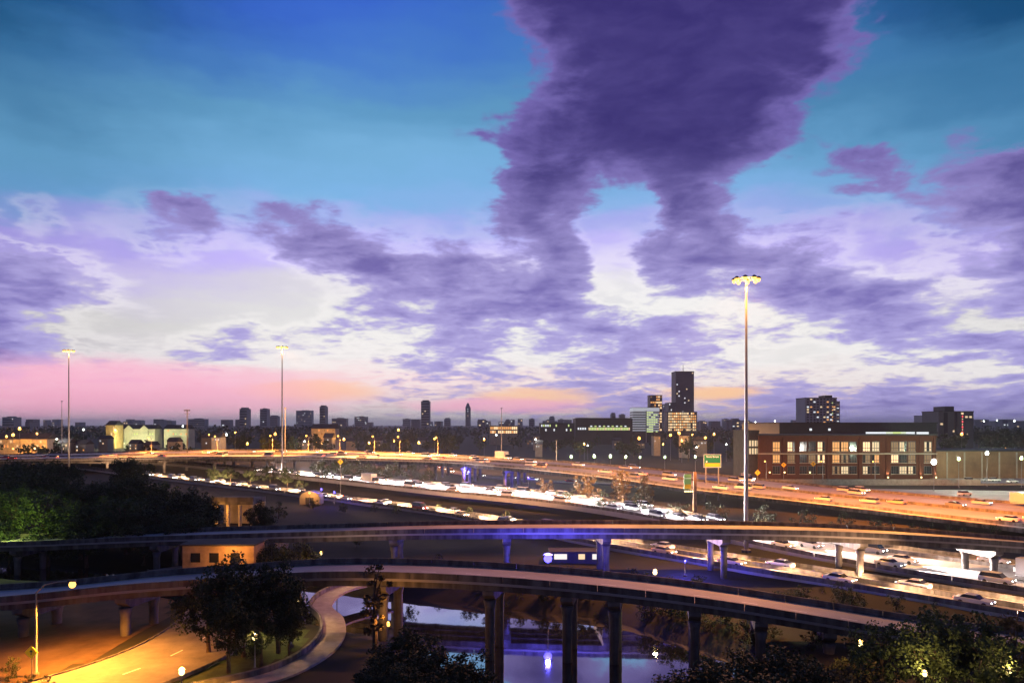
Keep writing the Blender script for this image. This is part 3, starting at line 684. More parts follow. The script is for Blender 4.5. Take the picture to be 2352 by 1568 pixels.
# grove at the left
g = 'dark trees of the left grove'
for (x, yt, Y, wd) in ((20, 1050, 190, 1.3), (75, 1062, 176, 1.2), (130, 1048, 205, 1.2), (185, 1095, 170, 1.2), (235, 1098, 185, 1.3), (290, 1088, 172, 1.2), (300, 1042, 235, 1.1), (338, 1092, 176, 1.2),
        (385, 1108, 160, 1.3), (430, 1128, 150, 1.3), (350, 1130, 146, 1.4), (290, 1135, 140, 1.5), (240, 1140, 145, 1.4), (185, 1150, 140, 1.4), (465, 1160, 142, 1.3), (420, 1175, 136, 1.5), (15, 1100, 155, 1.3), (-40, 1060, 165, 1.4), (330, 1180, 136, 1.6), (200, 1190, 137, 1.6), (110, 1200, 138, 1.6), (20, 1195, 140, 1.6)):
    TP(x, yt, Y, 'broad', 'dark leafy tree in the dense grove at the left behind the flyover', g, wd)
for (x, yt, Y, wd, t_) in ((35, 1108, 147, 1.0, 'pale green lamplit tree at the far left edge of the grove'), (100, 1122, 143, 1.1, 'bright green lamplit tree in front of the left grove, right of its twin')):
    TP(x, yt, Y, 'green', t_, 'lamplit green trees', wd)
# big tree group between the street and the path
for (x, yt, Y, wd, t_) in ((480, 1318, 78, 1.0, 'dark street tree beside the lit street, left of the tallest one'), (560, 1262, 77, 1.0, 'tallest dark tree of the clump beside the lit street'), (640, 1300, 78, 0.95, 'dark tree beside the curving path, right of the tallest one'),
        (600, 1385, 74, 1.0, 'low dark tree under the tall clump near the park lamp'), (690, 1235, 112, 0.8, 'dark tree behind the nearest ramp beside small lamps'), (610, 1240, 116, 0.9, 'dark tree under the flyover left of small lamps')):
    TP(x, yt, Y, 'broad', t_, 'trees around the path', wd)
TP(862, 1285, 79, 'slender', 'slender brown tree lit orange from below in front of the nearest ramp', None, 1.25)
for (x, yt, Y, wd, t_) in ((452, 1120, 150, 1.2, 'dark tree at the right end of the left grove beside the underpass'), (600, 1150, 150, 1.0, 'dark tree close right of the lit underpass'), (505, 1205, 138, 1.3, 'low dark tree in front of the lit underpass'), (525, 1345, 72, 0.9, 'dark tree right over the lit street'), (665, 1370, 76, 0.8, 'dark tree touching the bend of the path')):
    TP(x, yt, Y, 'broad', t_, 'trees around the path' if Y < 100 else g, wd)
# near black trees by the water
for (x, yt, Y, wd, t_) in ((950, 1440, 66, 1.5, 'tallest black tree on the left bank at the bottom edge'), (880, 1500, 63, 1.5, 'low black tree at the bottom edge, left end of the bank trees'), (1020, 1478, 64, 1.3, 'black tree on the left bank beside the water'), (1070, 1510, 62, 1.2, 'small black tree leaning over the water at the bottom edge'), (930, 1520, 60, 1.6, 'squat black tree at the very bottom of the left bank')):
    TP(x, yt, Y, 'broad', t_, 'black trees on the left bank', wd)
for (x, yt, Y, wd, t_) in ((1560, 1535, 66, 1.5, 'low dark bush on the right bank beside the water'), (1640, 1520, 65, 1.5, 'dark bush on the right bank under the ramp'), (1720, 1490, 66, 1.5, 'dark rounded tree under the ramp on the right bank'), (1800, 1478, 67, 1.4, 'dark tree under the ramp left of the lamplit trees'),
        (1860, 1510, 64, 1.4, 'dark bush in front of the rightmost visible piers'), (1700, 1545, 61, 1.7, 'wide black bush at the bottom edge right of the water'), (1790, 1548, 60, 1.6, 'black bush at the bottom edge left of the lamplit trees')):
    TP(x, yt, Y, 'broad', t_, 'dark trees on the right bank', wd, name='tree')
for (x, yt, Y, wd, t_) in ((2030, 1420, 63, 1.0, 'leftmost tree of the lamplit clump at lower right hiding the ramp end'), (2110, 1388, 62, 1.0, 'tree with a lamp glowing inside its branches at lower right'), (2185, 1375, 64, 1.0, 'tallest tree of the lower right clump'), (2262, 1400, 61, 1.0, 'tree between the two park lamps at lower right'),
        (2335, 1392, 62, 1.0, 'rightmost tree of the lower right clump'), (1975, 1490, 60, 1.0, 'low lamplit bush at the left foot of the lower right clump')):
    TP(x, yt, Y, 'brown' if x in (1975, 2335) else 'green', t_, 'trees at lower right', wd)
# trees between the freeways
for (x, yt, Y, wd) in ((490, 1068, 295, 1.2), (530, 1066, 300, 1.2), (575, 1070, 290, 1.2), (620, 1066, 288, 1.3), (660, 1070, 275, 1.2), (690, 1100, 262, 1.2)):
    TP(x, yt, Y, 'mid', 'dark bushy tree in the row between the two freeways at left centre', 'tree row between the freeways', wd)
for (x, yt, Y, wd) in ((735, 1050, 296, 1.2), (775, 1046, 292, 1.2), (815, 1052, 290, 1.3), (860, 1060, 285, 1.3), (905, 1056, 290, 1.2), (945, 1062, 284, 1.2), (980, 1072, 276, 1.1)):
    TP(x, yt, Y, 'mid', 'dark bushy tree in front of the elevated freeway at centre', 'trees in front of the elevated freeway', wd)
for (x, yt, Y, t_) in ((1350, 1074, 212, 'brown tree left of the pair before the orange freeway'), (1430, 1070, 206, 'roundest brown tree before the orange freeway'), (1482, 1082, 200, 'brown tree nearest the roadside sign'), (1250, 1088, 226, 'small brown tree below the edge of the orange freeway')):
    TP(x, yt, Y, 'brown', t_, 'brown trees before the orange freeway', 1.0)
for (x, yt, Y) in ((1300, 1110, 205), (1390, 1118, 196), (1470, 1125, 190), (1560, 1140, 182), (1640, 1142, 178), (1760, 1150, 166), (1840, 1158, 160), (1930, 1166, 154), (2020, 1172, 150), (2110, 1182, 146), (2200, 1190, 142), (2290, 1198, 140), (1100, 1120, 236), (1180, 1122, 226)):
    TP(x, yt, Y, 'shrub', 'low dark shrub on the verge below the orange freeway', 'verge shrubs below the orange freeway', 1.0, name='shrub')
for (x, yt, Y) in ((720, 1140, 210), (790, 1150, 204), (860, 1150, 205), (910, 1155, 200), (640, 1145, 190), (560, 1205, 150), (700, 1195, 148), (820, 1198, 146), (1010, 1150, 208), (1080, 1160, 196), (1160, 1168, 186)):
    TP(x, yt, Y, 'shrub', 'low shrub on the dark ground between the two lower freeways', 'shrubs between the lower freeways', 1.0, name='shrub')
for (x, yt, Y) in ((2060, 1350, 96), (2150, 1372, 88), (1780, 1350, 103), (1890, 1345, 106), (1500, 1330, 110), (1080, 1290, 116), (1010, 1265, 124), (940, 1270, 118)):
    TP(x, yt, Y, 'shrub', 'dark shrub on the slope between the two near ramps', 'shrubs between the near ramps', 0.9, name='shrub')
for k in range(110):
    x = random.uniform(1400, 2000); Y = random.uniform(66, 104); X = (x - 1176) * Y / F
    if bay_d(X, Y) < 2.5 or abs(Y - 83) < 3 and X > 30: continue
    tree(X, Y, random.uniform(1.2, 3.4), 'shrub', 'low dark shrub on the right bank of the bayou', 'shrubs on the right bank', random.uniform(0.9, 1.5), name='shrub')
for k in range(110):
    x = random.uniform(1120, 1640); Y = random.uniform(97, 119); X = (x - 1176) * Y / F
    if bay_d(X, Y) < 1.2 or (X > 24 and Y > 114): continue
    tree(X, Y, random.uniform(0.7, 2.4), 'shrub', 'low dark shrub on the far bank between the two ramps', 'shrubs on the far bank', random.uniform(0.9, 1.7), name='shrub')
for k in range(26):
    x = random.uniform(700, 1150); Y = random.uniform(84, 118); X = (x - 1176) * Y / F
    if bay_d(X, Y) < 3.0 or abs(X + 22) < 5.5: continue
    tree(X, Y, random.uniform(1.2, 3.2), 'shrub', 'low dark shrub on the left bank of the bayou', 'shrubs on the left bank', random.uniform(0.9, 1.5), name='shrub')
for (x, yt, Y) in ((60, 1535, 66), (110, 1540, 66), (20, 1500, 70)):
    TP(x, yt, Y, 'shrub', 'orange-lit shrub at the foot of the big street lamp', 'shrubs at the big street lamp', 0.8, name='shrub')
# trees beyond the viaduct, one by one, then the far wood as a mass
LIM = [(0, 1000), (100, 1000), (240, 984), (250, 1004), (440, 1004), (450, 990), (1000, 985), (1100, 992), (1240, 992), (1250, 994), (1450, 994), (1460, 996), (1610, 992), (1700, 985), (1740, 982), (2150, 978), (2240, 976), (2400, 975)]
def lim(x):
    for a, b_ in zip(LIM, LIM[1:]):
        if a[0] <= x <= b_[0]: return a[1] + (b_[1] - a[1]) * (x - a[0]) / (b_[0] - a[0])
    return 985
nft = 0
while nft < 170:
    Y = random.uniform(470, 1000); x = random.uniform(-40, 2400)
    if 1700 < x < 2400 and Y < 420: continue
    yt = lim(x) + abs(random.gauss(0, 9)) + (4 if Y < 600 else 0)
    h = H - (yt - HOR) * Y / F
    if h < 5: continue
    tree((x - 1176) * Y / F, Y, h, 'far', 'dark tree in the wooded belt beyond the elevated freeway', 'trees of the wooded belt', random.uniform(0.8, 1.25)); nft += 1
wd = MB()
for k in range(9000):
    Y = 1000 * (5.5 ** random.random()); x = random.uniform(-150, 2500); X = (x - 1176) * Y / F
    top = 15 + 7 * mnoise.noise(Vector((X * 0.004, Y * 0.002, 1))) + random.uniform(-3, 3)
    c = Vector((X, Y, top * random.uniform(0.1, 1.0)))
    for q in range(5):
        p = c + rnd_dir() * 4.0; a = rnd_dir(); b_ = a.cross(rnd_dir()).normalized(); s = random.uniform(1.5, 3.2)
        wd.add([p - a * s, p + b_ * s * 0.7, p + a * s, p - b_ * s * 0.7], [(0, 1, 2, 3)])
tag(wd.build('woodland', M['leafd']), 'far dark woodland stretching to the horizon behind the houses', 'woodland', kind='stuff')

# ------------------------------------------------------------------ lamps
def mast(X, Y, ztop, label, power, z0=0.0, n=8, ring=1.9, added_spots=()):
    root = thing('high_mast_lamp', label, 'lamp mast', (X, Y, z0), 0, 'tall sodium lamp masts')
    h = ztop - z0
    p = MB(); p.lathe([(0.42, 0), (0.38, h * 0.2), (0.29, h * 0.6), (0.18, h - 0.8), (0.16, h)], 12); p.build('pole', M['steel'], root, True)
    bs = MB(); bs.lathe([(0.9, -0.3), (0.9, 0.4), (0.5, 0.5)], 12); bs.build('base', M['concrete'], root)
    r = MB()
    pts = [(ring * math.cos(2 * PI * k / 16), ring * math.sin(2 * PI * k / 16), h - 0.35) for k in range(17)]
    r.tube(pts, 0.07, 6)
    for k in range(4): a = PI / 2 * k; r.tube([(0.2 * math.cos(a), 0.2 * math.sin(a), h - 0.35), (ring * math.cos(a), ring * math.sin(a), h - 0.35)], 0.06, 6)
    r.lathe([(0.34, h - 0.8), (0.34, h - 0.05), (0.2, h + 0.25)], 10); r.build('ring', M['darksteel'], root)
    for k in range(n):
        a = 2 * PI * (k + 0.5) / n; c = ((ring + 0.3) * math.cos(a), (ring + 0.3) * math.sin(a), h - 0.35)
        hs = MB(); hs.lathe([(0.5, -0.12), (0.46, 0.10), (0.18, 0.34)], 10); ho = hs.build('luminaire', M['darksteel'], root); ho.location = c
        gl = MB(); gl.lathe([(0.14, -0.72), (0.34, -0.55), (0.42, -0.125)], 10); gl.build('lens', M['sodium'], ho, True)
    lamp('POINT', root, (0, 0, h - 1.8), power, SOD, 1.2)
    for (pw, cone_, aim_, col_) in added_spots: lamp('SPOT', root, (0, 0, h - 1.8), pw, col_, 1.2, cone_, aim_, 0.7)  # extra spots added at the mast head to brighten chosen decks
    return root
mast(*PX(1714, 640, 140)[:2], PX(1714, 636, 140)[2], 'tallest sodium lamp mast at right with a blazing ring of lamps', 30000, added_spots=((2600000, 50, (62, 52, -50), (1.0, 0.28, 0.04)), (1900000, 40, (18, 110, -50), (1.0, 0.34, 0.08)), (2600000, 44, (-52, 130, -46), (1.0, 0.40, 0.13)), (260000, 76, (0, -20, -50), SOD), (300000, 38, (-46, -22, -46), (1.0, 0.34, 0.12)), (260000, 38, (34, -24, -48), SOD), (260000, 42, (-36, -56, -45), (1.0, 0.36, 0.15))))
mast(*PX(648, 795, 330)[:2], PX(648, 795, 330)[2], 'sodium lamp mast left of centre with white-hot lamps', 30000, added_spots=((3000000, 70, (70, 20, -52), (1.0, 0.42, 0.12)), (1700000, 60, (-30, 60, -52), (1.0, 0.36, 0.07))))
mast(*PX(158, 803, 350)[:2], PX(158, 803, 350)[2], 'sodium lamp mast near the left edge above the grove', 30000, added_spots=((1300000, 60, (20, 60, -52), (1.0, 0.36, 0.07)),))

LAMPMESH = {}
def street_lamp(X, Y, h, label, group, glow, power, col, arm=1.6, rz=0.0, z0=None, bulb=0.22, cone=150, pole=None, name='street_lamp', base=True, light_dz=None):
    root = thing(name, label, 'street lamp', (X, Y, gz(X, Y) if z0 is None else z0), rz, group)
    p = MB()
    if arm > 0:
        p.tube([(0, 0, -0.3), (0, 0, h * 0.5), (0, 0, h * 0.9), (arm * 0.25, 0, h * 0.985), (arm * 0.65, 0, h + 0.12), (arm, 0, h + 0.16)], [0.13, 0.11, 0.085, 0.06, 0.05, 0.045], 8)
    else: p.tube([(0, 0, -0.3), (0, 0, h * 0.55), (0, 0, h)], [0.10, 0.07, 0.055], 8)
    p.build('pole', pole or M['steel'], root, True)
    if base:
        q = MB(); q.lathe([(0.28, -0.3), (0.28, 0.25), (0.16, 0.4)], 10); q.build('base', M['concrete'], root)
    if arm > 0:
        hd = MB(); hd.add([(arm - 0.2, -0.12, h + 0.10), (arm + 0.6, -0.18, h + 0.10), (arm + 0.6, 0.18, h + 0.10), (arm - 0.2, 0.12, h + 0.10), (arm - 0.15, -0.06, h + 0.28), (arm + 0.5, -0.09, h + 0.26), (arm + 0.5, 0.09, h + 0.26), (arm - 0.15, 0.06, h + 0.28)],
                          [(3, 2, 1, 0), (4, 5, 6, 7), (0, 1, 5, 4), (1, 2, 6, 5), (2, 3, 7, 6), (3, 0, 4, 7)])
        ho = hd.build('head', M['darksteel'], root)
        gl = MB(); gl.ico((arm + 0.25, 0, h - bulb * 0.55), bulb); gl.build('bulb', glow, ho, True)
        lx = arm + 0.25
    else:
        hd = MB(); hd.lathe([(0.2, h - 0.02), (0.09, h + 0.06)], 8); ho = hd.build('head', M['darksteel'], root); hd = MB(); hd.lathe([(bulb * 1.25, h + bulb * 2.0), (bulb * 0.5, h + bulb * 2.0 + 0.16)], 10); hd.build('cap', M['darksteel'], ho)
        gl = MB(); gl.ico((0, 0, h + bulb + 0.02), bulb); gl.build('bulb', glow, ho, True)
        lx = 0
    if power: lamp('SPOT' if cone < 360 else 'POINT', root, (lx, 0, h - bulb * 1.6 - 0.3 if arm > 0 else h + bulb * 2 + 0.35), power, col, 0.25, cone if cone < 360 else None, (0, 0, -1) if cone < 360 else None, 0.5)
    return root
# lower left: the big orange street lamp and park lamps
street_lamp(-46, 71.5, 8.9, 'orange cobra-head street lamp with curved arm at the lower left', None, M['sodium'], 52000, (1.0, 0.34, 0.035), arm=3.0, rz=0.15, bulb=0.34, cone=138)
street_lamp(-25.2, 72.5, 3.0, 'park post lamp on the round lawn at lower left', None, M['warmwhite'], 1800, SODW, arm=0, bulb=0.26, cone=140)
street_lamp(-28.8, 64.5, 2.3, 'short post lamp at the bottom edge beside the lit street', None, M['warmwhite'], 9000, (1.0, 0.40, 0.05), arm=0, bulb=0.26, cone=140)
street_lamp(-25.3, 87.5, 3.0, 'white path lamp farther along the curving path', None, M['warmwhite'], 1800, SODW, arm=0, bulb=0.2, cone=140)
street_lamp(-23.9, 80.0, 3.0, 'white path lamp nearer the camera on the curving path', None, M['warmwhite'], 1800, SODW, arm=0, bulb=0.2, cone=140)
street_lamp(-13.2, 79.0, 2.6, 'low lamp at the foot of the slender orange-lit tree', None, M['sodium'], 900, SOD, arm=0, bulb=0.18, cone=360)
street_lamp(-26.5, 112, 5.4, 'pale park lamp behind the nearest ramp left of centre', None, M['warmwhite'], 1200, SODW, arm=0, bulb=0.22, cone=360)
street_lamp(-30.5, 109, 6.4, 'twinkling lamp among branches behind the nearest ramp', None, M['warmwhite'], 900, SOD, arm=0, bulb=0.26, cone=360)
street_lamp(-31.5, 122, 4.0, 'small lamp under the flyover among the trees', None, M['warmwhite'], 900, SOD, arm=0, bulb=0.2, cone=360)
# lower right park lamps
street_lamp(32.7, 58.6, 4.4, 'park lamp glowing inside a tree at the lower right', None, M['warmwhite'], 700, SODW, arm=0, bulb=0.18, cone=360)
street_lamp(39.4, 58.6, 4.5, 'park lamp at the lower right corner', None, M['warmwhite'], 600, SODW, arm=0, bulb=0.17, cone=360)
street_lamp(32.5, 69, 3.4, 'hidden park lamp behind the trees at lower right, under the ramp end', None, M['warmwhite'], 2600, SOD, arm=0, bulb=0.22, cone=140)
street_lamp(28.0, 88, 3.4, 'lamp under the right end of the nearest ramp', None, M['warmwhite'], 1500, (0.95, 0.9, 0.4), arm=0, bulb=0.2, cone=360)
# waterside lamps
street_lamp(20.3, 105, 2.7, 'warm star-like lamp on the far bank between the two ramps', None, M['warmwhite'], 900, SODW, arm=0, bulb=0.32, cone=360)
street_lamp(5.2, 107, 4.3, 'blue lamp shining over the bayou below the flyover', None, M['blueglow'], 16000, BLU, arm=0, bulb=0.6, cone=360)
street_lamp(27.5, 117.5, 2.2, 'low blue lamp beside the lower freeway under the flyover', None, M['blueglow'], 5000, BLU, arm=0, bulb=0.12, cone=360)
street_lamp(-17.0, 290, 5.0, 'blue lamp among the piers of the elevated freeway', None, M['blueglow'], 30000, BLU, arm=0, bulb=0.3, cone=360)
street_lamp(6.0, 268, 4.5, 'second blue lamp under the elevated freeway, right of its twin', None, M['blueglow'], 14000, BLU, arm=0, bulb=0.2, cone=360)
for (x, y, t_) in ((738, 1126, 'left of two small blue lamps between the freeways'), (768, 1132, 'right of two small blue lamps between the freeways')):
    X, Y, Z = PX(x, y, 222); street_lamp(X, Y, max(1.5, Z), t_, None, M['blueglow'], 1200, BLU, arm=0, bulb=0.3, cone=360)
X, Y, Z = PX(711, 1125, 218); street_lamp(X, Y, 3.6, 'yellow lamp at the lit shelter between the freeways', None, M['sodium'], 700, SOD, arm=0, bulb=0.28, cone=360)
X, Y, Z = PX(481, 1188, 160); street_lamp(X, Y, Z, 'orange lamp at the lit underpass beside the left grove', None, M['sodium'], 3000, SOD, arm=0, bulb=0.42, cone=360)
X, Y, Z = PX(60, 1200, 141); street_lamp(X, 131, 10.0, 'greenish lamp hidden below the lamplit trees at left', None, M['greenwhite'], 5000, (0.80, 1.0, 0.18), arm=0, bulb=0.15, cone=360)
# viaduct lamps: one group standing on the deck
def deck_lamp(f, t, h, label, power, rz):
    i = int(f * (len(E_n) - 1)); c = E_n[i].lerp(E_f[i], t)
    street_lamp(c.x, c.y, h, label, 'lamps on the elevated freeway', M['sodium_far'], power, (1.0, 0.31, 0.05), arm=1.8, rz=rz, z0=c.z, bulb=0.5, cone=140, base=False)
for f_, t_ in ((0.20, 0.99), (0.27, 0.99), (0.34, 0.99), (0.375, 0.99), (0.41, 0.99), (0.445, 0.99), (0.48, 0.99), (0.52, 0.99)):
    deck_lamp(f_, t_, 9, 'sodium lamp on the back edge of the elevated freeway', 60000, -1.9)
# far lamps beyond the viaduct
far = [(725, 1018, 'S'), (790, 1012, 'S'), (848, 1020, 'S'), (905, 1015, 'S'), (915, 990, 'S'), (962, 1020, 'S'), (998, 1010, 'S'), (632, 1000, 'S'), (568, 1022, 'S'), (540, 995, 'S'), (1112, 1012, 'S'), (1342, 1022, 'S'), (1468, 1010, 'S'), (1523, 1022, 'S'), (1566, 1015, 'S'),
       (85, 998, 'S'), (45, 988, 'S'), (15, 1005, 'S'), (30, 1002, 'S'), (192, 988, 'W'), (265, 994, 'S'), (480, 1000, 'S'), (1600, 1028, 'W'), (1668, 1022, 'W'), (2309, 1034, 'S'), (2209, 1000, 'S'), (1780, 968, 'W'), (1735, 970, 'W'), (1350, 1024, 'W'),
       (420, 980, 'W'), (520, 1000, 'W'), (700, 1015, 'W'), (1140, 1000, 'W'), (1230, 1010, 'W'), (2290, 966, 'W'), (2330, 968, 'W'), (2260, 968, 'W'), (130, 1010, 'W'), (340, 985, 'W'), (1640, 1000, 'S'), (1690, 1005, 'S'), (1620, 1008, 'S'), (1560, 998, 'S'), (1540, 1002, 'S'), (1590, 1000, 'S')]
for (x, y, k) in far:
    Y = random.uniform(455, 560) if y > 985 else random.uniform(650, 900)
    X, Y, Z = PX(x, y, Y); w_ = k == 'W'
    street_lamp(X, Y, max(4, Z), 'bright white lamp among the far trees' if w_ else 'orange sodium lamp among the trees beyond the elevated freeway', 'far white lamps' if w_ else 'far sodium lamps', M['coolwhite'] if w_ else M['sodium_far'], 9000 if y > 985 else 0, WHT if w_ else SOD, arm=0, bulb=(0.45 if w_ else 0.9) * random.uniform(0.55, 1.2) * Y / 520, cone=360, base=False)
for x in (1312, 1365, 1402, 1437, 1470, 1527, 1597):
    X, Y, Z = PX(x, 1052, 345); street_lamp(X, Y, Z, 'pale green lamp in the row behind the orange freeway', 'row of pale green lamps', M['greenwhite'], 5000, GRN, arm=0, bulb=random.uniform(0.5, 0.75), cone=360)
for (x, y, Y, t_, m_, c_, pw) in ((2145, 1066, 268, 'brilliant white lamp at the right corner of the brick building', 'coolwhite', WHT, 16000), (2202, 1058, 285, 'pale green lot lamp left of the parked cars', 'greenwhite', GRN, 26000), (2267, 1043, 290, 'tall white lot lamp above the parked cars', 'coolwhite', GRN, 20000), (2346, 1055, 285, 'pale green lot lamp at the right edge', 'greenwhite', GRN, 26000)):
    X, Y, Z = PX(x, y, Y); street_lamp(X, Y, Z, t_, 'parking lot lamps', M[m_], pw, c_, arm=0, bulb=0.9 if 'brilliant' in t_ else 0.6, cone=360)
# ------------------------------------------------------------------ signs
sg = thing('guide_sign', 'green overhead guide sign with orange lower panel beside the freeway', 'sign', PX(1636, 1072, 236))
sg.location.z = 0
zs0, zs1 = PX(0, 1073, 236)[2], PX(0, 1043, 236)[2]
p = MB(); p.box(-2.75, 2.75, -0.06, 0.06, zs0, zs1); panel = p.build('panel', M['green_sign'], sg)
p = MB(); p.box(-2.35, 2.35, -0.09, -0.064, zs0 + 0.25, zs0 + 1.35); yp = p.build('exit_panel', M['sign_yellow'], panel)
p = MB()
for (x0, x1, z0, z1) in ((-2.75, 2.75, zs1 - 0.09, zs1), (-2.75, 2.75, zs0, zs0 + 0.09), (-2.75, -2.66, zs0, zs1), (2.66, 2.75, zs0, zs1)): p.box(x0, x1, -0.085, -0.062, z0, z1)
p.build('border', M['sign_white'], panel)
def text(s, size, loc, parent, m, rx=PI / 2, rz=0.0):
    cu = bpy.data.curves.new('lettering', 'FONT'); cu.body = s; cu.size = size; cu.align_x = 'CENTER'; cu.align_y = 'CENTER'; cu.extrude = 0.01; cu.materials.append(m)
    tmp = bpy.data.objects.new('lettering_curve', cu); COL.objects.link(tmp); bpy.context.view_layer.update()
    me = bpy.data.meshes.new_from_object(tmp.evaluated_get(bpy.context.evaluated_depsgraph_get())); bpy.data.objects.remove(tmp)
    if not me.materials: me.materials.append(m)
    o = link('lettering', me, parent, loc); o.rotation_euler = (rx, 0, rz); return o
text('Scott Street', 0.82, (0.1, -0.085, zs1 - 0.75), panel, M['sign_white'])
p = MB(); p.prism([(-1.9, zs0 + 2.2), (-1.72, zs0 + 2.2), (-1.72, zs0 + 1.95), (-1.5, zs0 + 1.95), (-1.81, zs0 + 1.5), (-2.12, zs0 + 1.95), (-1.9, zs0 + 1.95)], -0.09, -0.064); p.build('arrow', M['sign_white'], panel)
for s in (-2.0, 2.0):
    p = MB(); p.box(s - 0.15, s + 0.15, 0.08, 0.38, -0.2, zs1 - 0.3); p.build('post', M['steel'], sg)
gs = thing('cantilever_sign', 'narrow green and yellow sign hung on a tall brown monopole beside the freeway', 'sign', PX(1596, 1170, 186)); gs.location.z = 0
p = MB(); p.lathe([(0.55, -0.3), (0.5, 3), (0.42, PX(0, 1083, 186)[2])], 12); p.build('pole', mat('rusted_steel', (0.26, 0.17, 0.10), 0.7, 0.3, 0.8), gs, True)
za, zb_ = PX(0, 1088, 186)[2], PX(0, 1122, 186)[2]
p = MB(); p.tube([(0, 0, zb_ + 0.3), (-2.6, -0.6, zb_ + 0.3)], 0.14); p.tube([(0, 0, za - 0.6), (-2.6, -0.6, za - 0.6)], 0.14); p.build('arm', M['steel'], gs)
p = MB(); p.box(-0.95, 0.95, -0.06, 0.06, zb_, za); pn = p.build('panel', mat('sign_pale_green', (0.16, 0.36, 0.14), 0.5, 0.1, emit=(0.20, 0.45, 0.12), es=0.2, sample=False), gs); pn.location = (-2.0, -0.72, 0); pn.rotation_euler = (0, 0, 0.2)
p = MB(); p.box(-0.85, 0.85, -0.09, -0.064, zb_ + 0.1, zb_ + 1.2); p.build('exit_panel', M['sign_yellow'], pn)
p = MB(); p.box(-0.85, 0.85, -0.088, -0.064, za - 1.1, za - 1.0); p.build('divider', M['sign_white'], pn)
p = MB(); p.box(-2.9, 5.4, -1.5, -0.9, zb_ - 0.9, zb_ - 0.75); p.build('catwalk', M['darksteel'], gs)
for k in range(5):
    p = MB(); p.box(-0.12, 0.12, -0.1, 0.1, -0.15, 0.15); o = p.build('sign_lamp', M['warmwhite'], gs); o.location = (-2.8 + k * 0.45, -1.55, zb_ - 0.5)
for (x, y, Y, t_) in ((1740, 1085, 236, 'yellow diamond warning sign left of the brick building'), (1800, 1067, 262, 'yellow diamond warning sign before the brick building'), (1868, 1065, 262, 'yellow warning sign before the brick building, right of the other'), (782, 1060, 250, 'small yellow warning sign below the viaduct'), (72, 1497, 70, 'yellow diamond warning sign beside the big street lamp')):
    X, Y, Z = PX(x, y, Y); s = 0.62 if Y < 100 else 0.95
    r = thing('warning_sign', t_, 'sign', (X, Y, 0), 0, 'yellow warning signs'); Z = max(Z, 1.8)
    p = MB(); p.tube([(0, 0.08, -0.2), (0, 0.08, Z + s * 0.6)], 0.05); p.build('post', M['steel'], r)
    p = MB(); p.prism([(0, Z - s), (s, Z), (0, Z + s), (-s, Z)], -0.03, 0.02); d_ = p.build('plate', M['sign_yellow'], r)
    p = MB(); p.prism([(-0.08 * s, Z - s * 0.4), (0.08 * s, Z - s * 0.4), (0.08 * s, Z + s * 0.05), (0.28 * s, Z + s * 0.05), (0, Z + s * 0.45), (-0.28 * s, Z + s * 0.05), (-0.08 * s, Z + s * 0.05)], -0.045, -0.032); p.build('symbol', M['darksteel'], d_)

# ------------------------------------------------------------------ buildings
UNIT = {}
def pane(parent, name, m, x, z, w_, h_, y=-0.05, d=0.08):
    if m.name not in UNIT:
        u_ = MB(); u_.box(-0.5, 0.5, -0.5, 0.5, -0.5, 0.5); me = u_.mesh('pane'); me.materials.append(m); UNIT[m.name] = me
    o = link(name, UNIT[m.name], parent, (x, y, z)); o.scale = (w_, d, h_); return o
def building(name, label, x0, x1, ytop, Y, depth, m, group=None, ybot=None, roof=True):
    X0, X1 = (x0 - 1176) * Y / F, (x1 - 1176) * Y / F; zt = H - (ytop - HOR) * Y / F
    r = thing(name, label, 'building', ((X0 + X1) / 2, Y, 0), 0, group); hw = (X1 - X0) / 2
    b_ = MB(); b_.box(-hw, hw, 0, depth, -0.5, zt); b_.build('wall', m, r)
    if roof:
        b_ = MB(); e = min(0.35, hw * 0.03)
        b_.box(-hw - e, hw + e, -e, depth + e, zt, zt + max(0.5, zt * 0.012)); b_.build('roof', M['roofing'], r)
    return r, hw, zt
def px2(Y, n): return n * Y / F
def lit_grid(r, hw, z0, z1, cols, rows, prob, mats, wf=0.6, hf=0.55, y=-0.06, x0=None, x1=None, dark=None):
    x0 = -hw * 0.95 if x0 is None else x0; x1 = hw * 0.95 if x1 is None else x1
    for j in range(rows):
        for i in range(cols):
            w_ = (x1 - x0) / cols; h_ = (z1 - z0) / rows; cx = x0 + (i + 0.5) * w_; cz = z0 + (j + 0.5) * h_
            if random.random() < prob: pane(r, 'window', random.choice(mats), cx, cz, w_ * wf, h_ * hf, y, 0.14)
            elif dark: pane(r, 'window', dark, cx, cz, w_ * wf, h_ * hf, y, 0.10)
W = M
